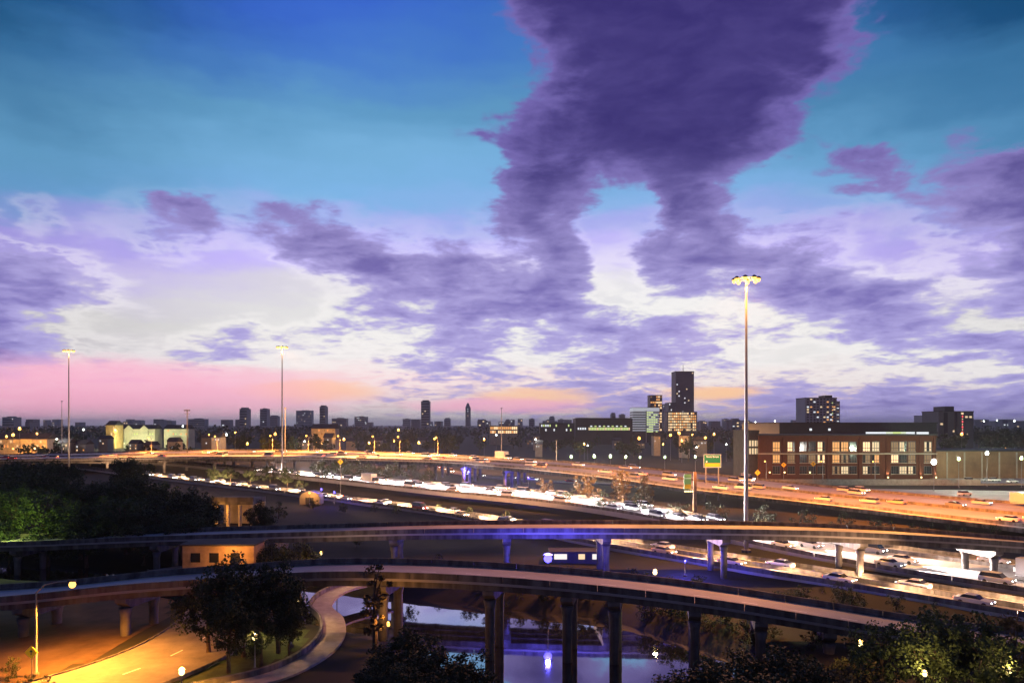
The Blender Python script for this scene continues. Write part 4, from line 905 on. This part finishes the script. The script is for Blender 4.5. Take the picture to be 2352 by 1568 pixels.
# brick loft building
YB = 330
r, hw, zt = building('brick_building', 'long three-storey red brick building with rows of lit windows at right', 1744, 2150, 1000, YB, 26, M['brick'])
bx = lambda x: (x - 1947) * YB / F
bz = lambda y: H - (y - HOR) * YB / F
b_ = MB(); b_.box(-hw - 0.4, hw + 0.4, -0.35, -0.003, bz(1043), bz(1040)); b_.build('string_course', M['stonetrim'], r)
b_ = MB(); b_.box(-hw - 0.5, hw + 0.5, -0.45, -0.003, bz(1004), bz(1001)); b_.build('cornice', M['brick'], r)
for x in (1748, 1800, 1902, 1975, 2037, 2113, 2146):
    b_ = MB(); b_.box(bx(x) - 0.55, bx(x) + 0.55, -0.5, -0.003, 0, bz(1044.2)); b_.box(bx(x) - 0.45, bx(x) + 0.45, -0.4, -0.003, bz(1039.8), bz(1005)); b_.build('pilaster', M['brick'], r)
for x in (1766, 1800, 1858, 2037, 2113, 2147):
    o = MB(); o.lathe([(0.15, 0), (0.3, 0.2), (0.35, 0.6)], 8); q = o.build('uplight', M['warmwhite'], r); q.location = (bx(x), -1.1, 0.3 if x > 2000 else 2.5)
    lamp('SPOT', r, (bx(x), -1.3, 0.9 if x > 2000 else 3.0), 2600, (1.0, 0.72, 0.45), 0.2, 70, (0, 0.28, 1))
for (row, h_, litp, ms) in ((1025, 4.3, 0.75, ('winwarm', 'winyel', 'winorange', 'windim')), (1053, 3.6, 0.72, ('winwarm', 'winorange', 'windim', 'windim')), (1079, 3.4, 0.5, ('windim', 'windim', 'winyel'))):
    for x in (1783, 1817, 1845, 1865, 1886, 1920, 1940, 1959, 1990, 2011, 2055, 2074, 2094, 2131):
        on_ = random.random() < litp; mm = random.choice(ms)
        fr = MB(); w_ = 3.1
        for (a0, a1, c0, c1) in ((-w_ / 2 - 0.12, -w_ / 2, -h_ / 2, h_ / 2), (w_ / 2, w_ / 2 + 0.12, -h_ / 2, h_ / 2), (-w_ / 2 - 0.12, w_ / 2 + 0.12, h_ / 2, h_ / 2 + 0.2), (-0.58, -0.44, -h_ / 2, h_ / 2), (0.44, 0.58, -h_ / 2, h_ / 2)): fr.box(a0, a1, -0.16, -0.002, c0, c1)
        fo = fr.build('window', M['darksteel'], r); fo.location = (bx(x), 0, bz(row))
        sl = MB(); sl.box(-w_ / 2 - 0.25, w_ / 2 + 0.25, -0.3, -0.002, -h_ / 2 - 0.25, -h_ / 2 - 0.003); sl.build('sill', M['stonetrim'], fo)
        for k, cx in enumerate((-1.06, 0, 1.06)):
            m2 = M[mm] if on_ and random.random() < 0.85 else M['darkglass']
            pane(fo, 'pane', m2, cx, h_ * 0.16, 0.86, h_ * 0.60, -0.05, 0.06); pane(fo, 'pane', m2, cx, -h_ * 0.33, 0.86, h_ * 0.28, -0.05, 0.06)
r2, h2, z2 = building('warehouse', 'long dark flat-roofed building behind the brick building', 1790, 2152, 972, 372, 60, M['darkclad'])
for (x, w_, m_) in ((2000, 5, 'winwhite'), (2030, 9, 'winwhite'), (2058, 10, 'wingreen'), (2085, 7, 'winwhite'), (2112, 3, 'winwhite'), (2126, 3, 'winwhite'), (1862, 1.2, 'winwhite'), (1905, 1.2, 'winwhite')):
    pane(r2, 'window', M[m_], (x - 1971) * 372 / F, H - (994 - HOR) * 372 / F if x > 1950 else H - (986 - HOR) * 372 / F, w_, 1.1)
r2, h2, z2 = building('annex_building', 'dark narrow annex with two lit window rows behind the tall right mast', 1718, 1743.6, 990, 332, 22, M['roofing'])
for z_ in (bz(1018), bz(1036)):
    for k in range(4): pane(r2, 'window', M['winyel'], -1.6 + k * 1.25, z_, 0.8, 2.6)
r2, h2, z2 = building('store_building', 'long tan flat-roofed wall of the lot building at the right edge', 2151, 2420, 1036, 332, 30, mat('tan_stucco', (0.26, 0.145, 0.075), 0.9, 0.35, 0.12))
for x in (2175, 2215, 2255, 2295, 2335, 2375):
    b_ = MB(); b_.box(-0.3, 0.3, -0.25, -0.003, 0, z2 - 0.4); q = b_.build('pilaster', M['stonetrim'], r2); q.location = ((x - 2285.5) * 332 / F, 0, 0)
wl_ = thing('retaining_wall', 'long low lamp-lit concrete wall in front of the brick building', 'wall', (160, 296, 0))
for k in range(24):
    b_ = MB(); b_.box(-62 + k * 5.6, -62 + k * 5.6 + 5.55, 0, 0.5, -0.3, 2.2 if k < 16 else 0.5); b_.build('panel', M['path'], wl_)
lot = MB(); lot.add([(112, 238, 0.06), (190, 222, 0.06), (215, 262, 0.06), (128, 278, 0.06)], [(0, 1, 2, 3)]); tag(lot.build('parking_lot', M['paleroad']), kind='structure')
lot2 = MB(); lot2.add([(186, 303, 0.06), (260, 303, 0.06), (260, 331, 0.06), (186, 331, 0.06)], [(0, 1, 2, 3)]); tag(lot2.build('parking_lot', M['paleroad']), kind='structure')
for (x, Y, kd, pt, hd, t_) in ((2216, 250, 'suv', 0, 0.3, 'white car parked in the bright lot just beyond the orange freeway'), (2228, 312, 'suv', 0, 0.1, 'white parked car at left in the lot before the tan wall'), (2266, 314, 'sedan', 1, 0.1, 'silver parked car, middle of three before the tan wall'), (2284, 312, 'suv', 0, 0.1, 'white parked car close right of the silver one'), (2325, 306, 'sedan', 0, 0.2, 'white parked car at the right end of the lot before the tan wall')):
    make_car(((x - 1176) * Y / F, Y, 0.07), hd, 0, kd, pt, t_, 'parked cars at right', True, None, lit=False, name='parked_car')
for (x, Y, pw, t_) in ((1760, 306, 3500, 'added sodium lamp before the left end of the brick building'), (1890, 306, 3500, 'added sodium lamp before the middle of the brick building'), (2010, 306, 3500, 'added sodium lamp before the right half of the brick building')):
    street_lamp((x - 1176) * Y / F, Y, 9, t_, 'added lamps before the brick building', M['sodium_far'], pw, SOD, arm=1.4, rz=PI / 2, bulb=0.25, cone=360)  # lamps added to light the brick facade
# towers right of centre
def tower(name, label, x0, x1, ytop, Y, depth, m, cols, rows, prob, mats, bands=True, yb=985, group=None, dark=None, wf=0.6, hf=0.5):
    r, hw, zt = building(name, label, x0, x1, ytop, Y, depth, m, group)
    zb = H - (yb - HOR) * Y / F; hh = (zt - zb) / rows
    if bands:
        b_ = MB()
        for j in range(rows): b_.box(-hw - 0.15, hw + 0.15, -0.2, depth + 0.2, zb + hh * (j + 0.82), zb + hh * (j + 0.98))
        b_.build('floor_bands', m, r)
    lit_grid(r, hw, zb, zt, cols, rows, prob, mats, wf, hf, dark=dark)
    return r, hw, zt
YT = 1500
r, hw, zt = tower('office_tower', 'tallest dark glass office tower right of centre', 1552, 1594, 854, YT, 40, M['greysteel'], 9, 26, 0.07, [M['winwhite'], M['winyel']], yb=990)
b_ = MB(); b_.tube([(0, 15, zt), (0, 15, zt + 16)], [0.9, 0.3]); b_.build('antenna', M['paleclad'], r)
r, hw, zt = tower('office_tower', 'stepped lower grey wing left of the tallest tower', 1536, 1551.6, 925, YT - 20, 36, M['greysteel'], 4, 10, 0.1, [M['winwhite']], yb=990)
r, hw, zt = tower('office_block', 'broad orange-lit office block at the foot of the tallest tower', 1533, 1601, 946, 1250, 30, M['darkclad'], 15, 7, 0.88, [M['winorange'], M['winwarm'], M['winyel']], yb=990, wf=0.75, hf=0.62)
r, hw, zt = tower('office_tower', 'slim orange-lit tower behind the white striped office', 1493, 1521, 908, 1400, 26, M['darkclad'], 6, 13, 0.72, [M['winorange'], M['winwarm'], M['windim']], yb=990, wf=0.7, hf=0.6)
YW = 1000
r, hw, zt = building('white_office', 'white striped office block with half its floors lit green', 1454, 1514, 936, YW, 26, M['darkclad'])
zf = [H - (y - HOR) * YW / F for y in (944, 949.5, 955, 960.5, 966, 971.5, 977, 982.5, 988)]
b_ = MB(); b_.box(-hw - 0.3, hw + 0.3, -0.35, 26.3, H - (943 - HOR) * YW / F, zt - 0.05); b_.build('parapet_band', mat('glowing_parapet_panels', (0.8, 0.8, 0.8), 0.6, 0.1, 0.05, emit=(0.8, 0.85, 0.9), es=0.45, sample=False), r)  # emission in the parapet panels stands in for light falling on them
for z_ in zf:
    b_ = MB(); b_.box(-hw - 0.2, hw + 0.2, -0.3, 26.2, z_ - 0.85, z_ + 0.75); b_.build('floor_band', mat('glowing_white_panels', (0.75, 0.75, 0.76), 0.6, 0.1, 0.05, emit=(0.8, 0.85, 0.9), es=0.30, sample=False), r)  # floor bands glow by their own material in place of falling light
for z_ in zf:
    for k in range(5):
        if random.random() < 0.8: pane(r, 'window', M['wingreen'], hw * (0.12 + 0.17 * k), z_ - 1.65, hw * 0.15, 1.7, -0.2)
b_ = MB(); b_.box(-0.6, 0.6, -0.5, -0.302, 0, zt - 4); b_.build('fin', M['paleclad'], r)
r, hw, zt = building('long_hall', 'long low dark hall with a glowing yellow-green window band', 1322, 1453, 962, 900, 40, M['darkclad'])
b_ = MB(); b_.prism([(-hw * 0.97, zt - 0.02), (hw, zt - 0.02), (hw * 0.97, zt + 1.2), (-hw * 0.92, zt + 1.6)], 2, 38); b_.build('pitched_roof', M['roofing'], r)
for k in range(26): pane(r, 'window', M['wingreen'] if k % 5 else M['winyel'], -hw * 0.52 + k * hw * 0.056, H - (984.5 - HOR) * 900 / F, hw * 0.046, 3.2)
for k in range(9): pane(r, 'window', M['wingreen'] if k % 2 else M['winwhite'], -hw * 0.45 + k * hw * 0.15, H - (978.5 - HOR) * 900 / F, hw * 0.07, 1.4)
for k in range(4): pane(r, 'window', M['winwhite'], -hw * 0.9 + k * hw * 0.08, H - (984 - HOR) * 900 / F, hw * 0.05, 2.6)
r, hw, zt = tower('low_offices', 'low office row with pale lit windows left of the long dark hall', 1240, 1320, 972, 920, 30, M['darkclad'], 16, 2, 0.45, [M['wingreen'], M['winwhite']], yb=992)
r, hw, zt = tower('orange_block', 'low orange-lit block below the thin far antenna', 1124, 1190, 978, 880, 26, M['stucco'], 14, 2, 0.9, [M['winorange'], M['winwarm']], yb=996, wf=0.7, hf=0.7)
# apartment towers at right
r, hw, zt = tower('apartment_tower', 'grey apartment tower with scattered lit windows above the brick building', 1850, 1922, 914, 900, 30, M['paleclad'], 9, 11, 0.24, [M['winwhite'], M['winyel'], M['winorange']], yb=978, dark=M['darkglass'])
b_ = MB(); b_.box(hw * 0.35, hw * 0.8, 4, 24, zt, zt + 3.6); b_.build('plant_room', M['darkclad'], r)
b_ = MB(); b_.box(hw + 0.3, hw + 6.5, 6, 26, 0, zt - 3.4); sw = b_.build('side_wing', M['paleclad'], r)
for j in range(7): pane(sw, 'balcony', M['winwhite'] if j % 2 else M['windim'], hw + 3.2, zt - 8 - j * 4.0, 4.4, 0.9, 5.9)
for j in range(8): pane(r, 'window', M['winorange'] if j % 3 else M['wingreen'], hw * 0.72, zt - 6 - j * 4.2, 1.4, 1.6)
r, hw, zt = tower('apartment_tower', 'dark grey apartment tower at the far right with red stair lights', 2156, 2236, 945, 640, 26, M['greysteel'], 8, 8, 0.10, [M['winorange'], M['winyel']], yb=1010, dark=None)
b_ = MB(); b_.box(-hw * 0.55, hw * 0.0, 3, 20, zt, zt + 4.6); b_.build('plant_room', M['darkclad'], r)
for (xa, xb) in ((-0.72, -0.5), (-0.1, 0.05)):
    b_ = MB(); b_.box(hw * xa, hw * xb, -0.5, -0.22, 0, zt - 0.6); b_.build('recess_shade_strip', M['darkclad'], r)  # raised dark strips; their colour stands in for the shade of recesses
for j in range(9): pane(r, 'stair_light', M['redlamp'] if j % 2 else M['winwarm'], hw * 0.36, zt - 1.8 - j * 2.3, 0.7, 0.8, -0.25)
r, hw, zt = tower('apartment_block', 'stepped pale block left of the far right apartment tower', 2125, 2154, 955, 720, 20, M['paleclad'], 5, 6, 0.35, [M['winwhite'], M['winyel']], yb=990)
# distant skyline, one tower each
sk = [(550, 567, 939, 'far grey tower, leftmost of the skyline beside the middle mast'), (597, 613, 939, 'far grey tower close left of the middle mast'), (618, 637, 956, 'low far block touching the middle mast'), (680, 716, 943, 'broad far grey block right of the middle mast'), (734, 747, 934, 'narrow dark far tower right of the broad grey block'),
      (762, 795, 961, 'low far block with a red sign right of the narrow dark tower'), (814, 842, 957, 'low flat far block left of the tall lone tower'), (925, 942, 962, 'small far block just left of the tall lone tower'), (967, 986, 922, 'tall lone grey slab tower on the centre skyline'), (1069, 1080, 930, 'slim pointed far tower right of the lone slab'),
      (1020, 1034, 962, 'small far block between the lone slab and the pointed tower'), (1100, 1116, 964, 'small far block right of the pointed tower'), (1160, 1172, 966, 'low far block near the thin antenna'), (1215, 1228, 962, 'low far block right of the thin antenna'), (1262, 1274, 958, 'far block left of the long dark hall'), (1282, 1296, 963, 'smaller far block touching the long dark hall'),
      (1405, 1414, 951, 'small bluish far tower above the long hall'), (1424, 1436, 952, 'small grey far tower above the right end of the long hall'), (1522, 1534, 930, 'plain grey far tower between the orange tower and the tallest tower'), (1662, 1674, 962, 'small far block right of the orange-lit office block'), (1682, 1700, 964, 'small far block left of the right mast'), (432, 470, 962, 'low far block at left with a lit roof line'),
      (360, 396, 966, 'low far block at far left beside the floodlight pole'), (300, 325, 966, 'low far block above the lit cream houses'), (5, 32, 958, 'small far block at the left edge of the skyline')]
for k, (x0, x1, yt, t_) in enumerate(sk):
    Y = 2600 + 500 * (k % 4)
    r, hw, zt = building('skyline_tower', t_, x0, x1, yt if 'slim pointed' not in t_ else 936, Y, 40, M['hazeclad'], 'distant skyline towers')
    if 'slim pointed' in t_:
        b_ = MB(); b_.box(-hw, hw, 0, 2 * hw, zt + 0.4, zt + 20, 0.7); b_.build('spire', M['hazeclad'], r)
    elif x1 - x0 < 22 and k % 2 == 0:
        b_ = MB(); b_.box(-hw * 0.7, hw * 0.75, 4, 30, zt + 0.3, zt + 5.5); b_.build('crown_step', M['hazeclad'], r)
    else:
        b_ = MB(); b_.box(-hw * 0.3, hw * 0.5, 4, 30, zt + 0.3, zt + 3.5); b_.build('plant_room', M['hazeclad'], r)
    rows = max(3, int((zt - 20) / 9)); cols = max(3, int(hw / 4))
    for j in range(rows):
        b_ = MB(); z_ = 22 + (zt - 24) * j / rows; b_.box(-hw * 0.96, hw * 0.96, -0.4, -0.05, z_, z_ + (zt - 24) / rows * 0.45); b_.build('window_band', M['darkglass'], r)
    lit_grid(r, hw, 22, zt - 2, cols, rows, 0.08, [M['winwhite'], M['winyel']], 0.5, 0.35, y=-0.5)
for k in range(70):      # the low far town along the horizon
    x = random.choice((random.uniform(0, 560), random.uniform(740, 1320), random.uniform(1000, 1320), random.uniform(1600, 1860), random.uniform(2236, 2352))); Y = random.uniform(1900, 3600); w_ = random.uniform(8, 22); yt = random.uniform(962, 971)
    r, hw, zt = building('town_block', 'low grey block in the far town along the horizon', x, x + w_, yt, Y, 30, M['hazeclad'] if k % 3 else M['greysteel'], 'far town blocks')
    lit_grid(r, hw, zt * 0.45, zt, max(2, int(hw / 5)), 2, 0.22, [M['winwhite'], M['winwarm'], M['winyel']], 0.45, 0.3, y=-0.3)
# nearer lit houses at left
def gable_house(x0, x1, yt, yb, Y, label, m, lit, ms, cols=10, group=None, gables=()):
    r, hw, zt = building('house_row', label, x0, x1, yt, Y, 16, m, group, roof=False)
    b_ = MB(); b_.add([(-hw - 0.6, -0.7, zt), (hw + 0.6, -0.7, zt), (hw + 0.6, 16.7, zt), (-hw - 0.6, 16.7, zt), (-hw - 0.6, 8, zt + 4.5), (hw + 0.6, 8, zt + 4.5)], [(0, 1, 5, 4), (2, 3, 4, 5), (0, 4, 3), (1, 2, 5), (3, 2, 1, 0)]); b_.build('roof', M['roofing'], r)
    for gx_ in gables:
        b_ = MB(); c = gx_ * hw; b_.prism([(c - 4.2, zt - 6), (c + 4.2, zt - 6), (c + 4.2, zt), (c, zt + 4), (c - 4.2, zt)], -1.4, -0.003); b_.build('gable', m, r)
    lit_grid(r, hw, H - (yb - HOR) * Y / F, zt, cols, 2, lit, ms, 0.5, 0.5, y=-0.1)
    return r
cream = mat('floodlit_cream_wall', (0.62, 0.60, 0.42), 0.85, 0.2, 0.1)
YH = 760
gable_house(268, 356, 985, 1000, YH, 'floodlit cream house row with two pointed gables at left', cream, 0.25, [M['wingreen'], M['windim']], 14, gables=(-0.35, 0.45))
gable_house(376, 432, 985, 1000, YH, 'floodlit cream block right of the gabled house row', cream, 0.3, [M['winorange'], M['wingreen']], 9)
gable_house(243, 264, 976, 1004, YH - 20, 'yellow-lit corner house left of the gabled house row', mat('yellow_stucco', (0.6, 0.42, 0.16), 0.85, 0.2, 0.1), 0.6, [M['winyel'], M['winorange']], 4)
gable_house(-20, 108, 1008, 1030, 560, 'orange-lit apartment row at the left edge behind the grove', M['stucco'], 0.4, [M['winyel'], M['winorange']], 16)
gable_house(715, 770, 984, 1000, 700, 'dim orange-lit apartment block right of the middle mast', M['stucco'], 0.55, [M['windim'], M['winorange']], 8)
for (x, Y, z_, pw, c_) in ((285, YH - 25, 5, 20000, (0.95, 1.0, 0.62)), (338, YH - 25, 5, 20000, (0.95, 1.0, 0.62)), (404, YH - 25, 5, 20000, (0.95, 1.0, 0.62)), (254, YH - 40, 5, 16000, (1, 0.7, 0.25)), (30, 540, 6, 26000, SOD), (80, 540, 6, 26000, SOD), (740, 684, 6, 16000, SOD)):
    X = (x - 1176) * Y / F
    street_lamp(X, Y, z_, 'floodlight standing before the lit houses at left', 'house floodlights', M['warmwhite'], pw, c_, arm=0, bulb=0.3, cone=360, base=False)
for k in range(46):
    x = random.uniform(0, 2352); Y = random.uniform(480, 900)
    if 1700 < x: continue
    yt = random.uniform(1000, 1022); X = (x - 1176) * Y / F
    r, hw, zt = building('small_house', 'small dark house with a few lit windows among the far trees', x, x + random.uniform(14, 26), yt, Y, 10, M['greysteel'] if k % 2 else M['stucco'], 'small houses among the far trees', roof=False)
    b_ = MB(); b_.add([(-hw - 0.5, -0.5, zt), (hw + 0.5, -0.5, zt), (hw + 0.5, 10.5, zt), (-hw - 0.5, 10.5, zt), (-hw - 0.5, 5, zt + 3), (hw + 0.5, 5, zt + 3)], [(0, 1, 5, 4), (2, 3, 4, 5), (0, 4, 3), (1, 2, 5), (3, 2, 1, 0)]); b_.build('roof', M['roofing'], r)
    lit_grid(r, hw, max(1, zt - 5), zt - 0.4, 3, 2, 0.35, [M['winwarm'], M['winwhite'], M['winorange']], 0.35, 0.4, y=-0.1)
# ------------------------------------------------------------------ small structures among the ramps
X, Y, Z = PX(543, 1150, 176)
r = thing('underpass', 'small lamp-lit concrete underpass with yellow columns beside the left grove', 'bridge', (X, Y, 0))
b_ = MB(); b_.box(-5, 5, -3, 6, 5.3, 6.4); b_.build('deck', M['concrete'], r)
b_ = MB(); b_.box(-5.2, 5.2, -3.3, -3.0, 6.0, 7.1); b_.build('parapet', M['concrete'], r)
for cx in (-4.2, -1.4, 1.4, 4.2):
    b_ = MB(); b_.lathe([(0.42, -0.3), (0.42, 5.29)], 10); c = b_.build('column', M['stucco'], r); c.location = (cx, -1.5, 0)
b_ = MB(); b_.box(-5, 5, 5.2, 5.9, -0.3, 5.28); b_.build('abutment', M['stucco'], r)
lamp('POINT', r, (-3.0, -4.2, 3.4), 900, SOD, 0.3)
X = (711 - 1176) * 222 / F
r = thing('shelter', 'small yellow-lit rounded shelter between the freeways', 'shelter', (X, 222, 0))
b_ = MB(); prof = [(-3.0, 0), (-3.0, 2.2)] + [(3.0 * math.cos(a), 2.2 + 1.8 * math.sin(a)) for a in (2.6, 2.1, 1.57, 1.04, 0.54)] + [(3.0, 2.2), (3.0, 0)]; b_.prism(prof, 0, 5); b_.build('shell', M['stucco'], r)
b_ = MB(); b_.box(-1.2, 1.2, -0.1, -0.003, 0.05, 2.2); b_.build('door', M['darksteel'], r)
lamp('POINT', r, (0.5, -2.2, 3.0), 350, SOD, 0.3)
r = thing('park_building', 'low tan building lit orange, seen between the two near ramps at left', 'building', (-44.5, 112, 0))
b_ = MB(); b_.box(-5.4, 5.4, 0, 5, -0.3, 5.7); b_.build('wall', mat('tan_plaster', (0.42, 0.28, 0.17), 0.9, 0.4, 0.5), r)
b_ = MB(); b_.box(-5.7, 5.7, -0.4, 5.4, 5.7, 5.95); b_.build('roof', M['roofing'], r)
for cx in (-3.4, -0.6, 2.6):
    b_ = MB(); b_.box(cx - 0.7, cx + 0.7, -0.08, -0.003, 3.2, 4.6); b_.build('window', M['darkglass'], r)
lamp('POINT', r, (2.4, -3.0, 4.6), 1100, SOD, 0.3)
r = thing('kiosk', 'bright white-lit kiosk beside the blue lamp under the flyover', 'kiosk', PX(1328, 1290, 128)); r.location.z = 0
b_ = MB(); b_.box(-4.6, 4.6, 0, 3, -0.3, 2.0); b_.build('wall', M['darkclad'], r)
b_ = MB(); b_.box(-5, 5, -0.9, 3.3, 2.0, 2.2); b_.build('roof', M['roofing'], r)
for cx, m_ in ((-3.6, 'winwhite'), (-2.5, 'winwhite'), (0.6, 'winwarm'), (3.0, 'winwhite')): pane(r, 'window', glowmat('kiosk_' + m_, (1, 0.9, 0.8) if m_ != 'winwarm' else (1, 0.7, 0.4), 1.1), cx, 1.2, 1.1, 0.9)
# thin far poles and a floodlight pole
for (x, yt, yb, Y, t_) in ((142, 922, 1012, 420, 'thin light pole left of the left lamp mast'), (655, 938, 1040, 360, 'thin pole close right of the middle lamp mast'), (1152, 938, 1020, 420, 'thin pale antenna pole at the centre of the skyline'), (1278, 1012, 1050, 350, 'pale pole behind the orange freeway at centre')):
    X, Y, Z = PX(x, yt, Y); r = thing('pole', t_, 'pole', (X, Y, 0)); b_ = MB(); b_.tube([(0, 0, 0), (0, 0, Z * 0.6), (0, 0, Z)], [0.32, 0.24, 0.14]); b_.build('shaft', M['steel'], r); b_ = MB(); b_.box(-0.5, 0.5, -0.2, 0.2, Z, Z + 0.4); b_.build('head', M['darksteel'], r)
X, Y, Z = PX(430, 942, 430); r = thing('floodlight_pole', 'dark pole with a cluster of floodlights against the pink sky', 'pole', (X, Y, 0))
b_ = MB(); b_.tube([(0, 0, 0), (0, 0, Z)], [0.4, 0.25]); b_.build('shaft', M['darksteel'], r)
b_ = MB(); b_.box(-1.8, 1.8, -0.15, 0.15, Z - 0.4, Z - 0.2); b_.box(-1.5, 1.5, -0.15, 0.15, Z - 2.0, Z - 1.8); b_.build('crossbar', M['darksteel'], r)
for k in range(4):
    b_ = MB(); b_.lathe([(0.3, -0.3), (0.45, 0.2), (0.2, 0.4)], 8); o = b_.build('floodlight', M['darksteel'], r); o.location = (-1.4 + k * 0.95, -0.2, Z)

# ------------------------------------------------------------------ labels that count along a row
def ordn(n): return '%d%s' % (n, 'th' if 10 < n % 100 < 14 else {1: 'st', 2: 'nd', 3: 'rd'}.get(n % 10, 'th'))
lane_word = {('traffic on the middle freeway', 0.14): 'nearest lane of the white-lit middle freeway', ('traffic on the middle freeway', 0.385): 'second lane of the white-lit middle freeway', ('traffic on the middle freeway', 0.615): 'third lane of the white-lit middle freeway', ('traffic on the middle freeway', 0.86): 'farthest lane of the white-lit middle freeway',
             ('traffic on the lower freeway', 0.27): 'near lane of the lower two-lane freeway', ('traffic on the lower freeway', 0.73): 'far lane of the lower two-lane freeway'}
for q, t in enumerate((0.13, 0.26, 0.38, 0.55, 0.68, 0.80, 0.91)): lane_word[('traffic on the wide elevated freeway', t)] = '%s lane of the wide elevated freeway' % ordn(q + 1)
for key, cars in LANES.items():
    w_ = lane_word.get(key, 'red-lit link road under the viaduct')
    cars.sort(key=lambda o: -o.location.x / o.location.y)
    for k, o in enumerate(cars): o['label'] = '%s %s from the right in the %s' % (ordn(k + 1), o['category'], w_)
rows = {'dark trees of the left grove': 'dark grove tree, %s crown from the left edge behind the flyover', 'tree row between the freeways': '%s tree from the left in the row between the two freeways at left', 'trees in front of the elevated freeway': '%s bushy tree from the left in front of the elevated freeway',
        'verge shrubs below the orange freeway': '%s shrub from the left on the verge below the orange freeway', 'shrubs between the lower freeways': '%s shrub from the left on the dark ground between the lower freeways', 'shrubs between the near ramps': '%s shrub from the left on the slope between the near ramps', 'shrubs on the far bank': '%s low dark shrub from the left on the far bank between the ramps', 'shrubs on the right bank': '%s low dark shrub from the left on the right bank of the bayou', 'shrubs on the left bank': '%s low dark shrub from the left on the left bank of the bayou', 'shrubs at the big street lamp': '%s orange-lit shrub from the left at the big street lamp',
        'lamps on the elevated freeway': '%s sodium lamp from the left on the back edge of the elevated freeway', 'far white lamps': '%s white lamp from the left among the far trees', 'far sodium lamps': '%s orange lamp from the left among the far trees', 'row of pale green lamps': '%s pale green lamp from the left behind the orange freeway', 'house floodlights': '%s floodlight from the left before the lit houses',
        'small houses among the far trees': '%s small dark house from the left among the far trees', 'trees of the wooded belt': '%s dark tree from the left in the belt beyond the elevated freeway', 'far town blocks': '%s low grey block from the left in the far town on the horizon'}
byg = {}
for o in COL.objects:
    if o.parent is None and 'group' in o and o['group'] in rows: byg.setdefault(o['group'], []).append(o)
for g_, os_ in byg.items():
    os_.sort(key=lambda o: o.location.x / o.location.y)
    for k, o in enumerate(os_):
        if g_ == 'dark trees of the left grove' and 'underpass' in o['label']: continue
        o['label'] = rows[g_] % ordn(k + 1)
# ------------------------------------------------------------------ air
hz = MB(); hz.box(-16500, 16500, -700, 24500, -8, 160)
hm = bpy.data.materials.new('dusk_haze'); hm.use_nodes = True; hn = hm.node_tree; hn.nodes.clear()
pv = hn.nodes.new('ShaderNodeVolumePrincipled'); pv.inputs['Color'].default_value = (0.94, 0.92, 0.95, 1); pv.inputs['Density'].default_value = 0.00007; pv.inputs['Anisotropy'].default_value = 0.55
ho_ = hn.nodes.new('ShaderNodeOutputMaterial'); hn.links.new(pv.outputs[0], ho_.inputs['Volume'])
tag(hz.build('haze', hm), 'thin dusk haze over the whole city', 'haze', kind='stuff')
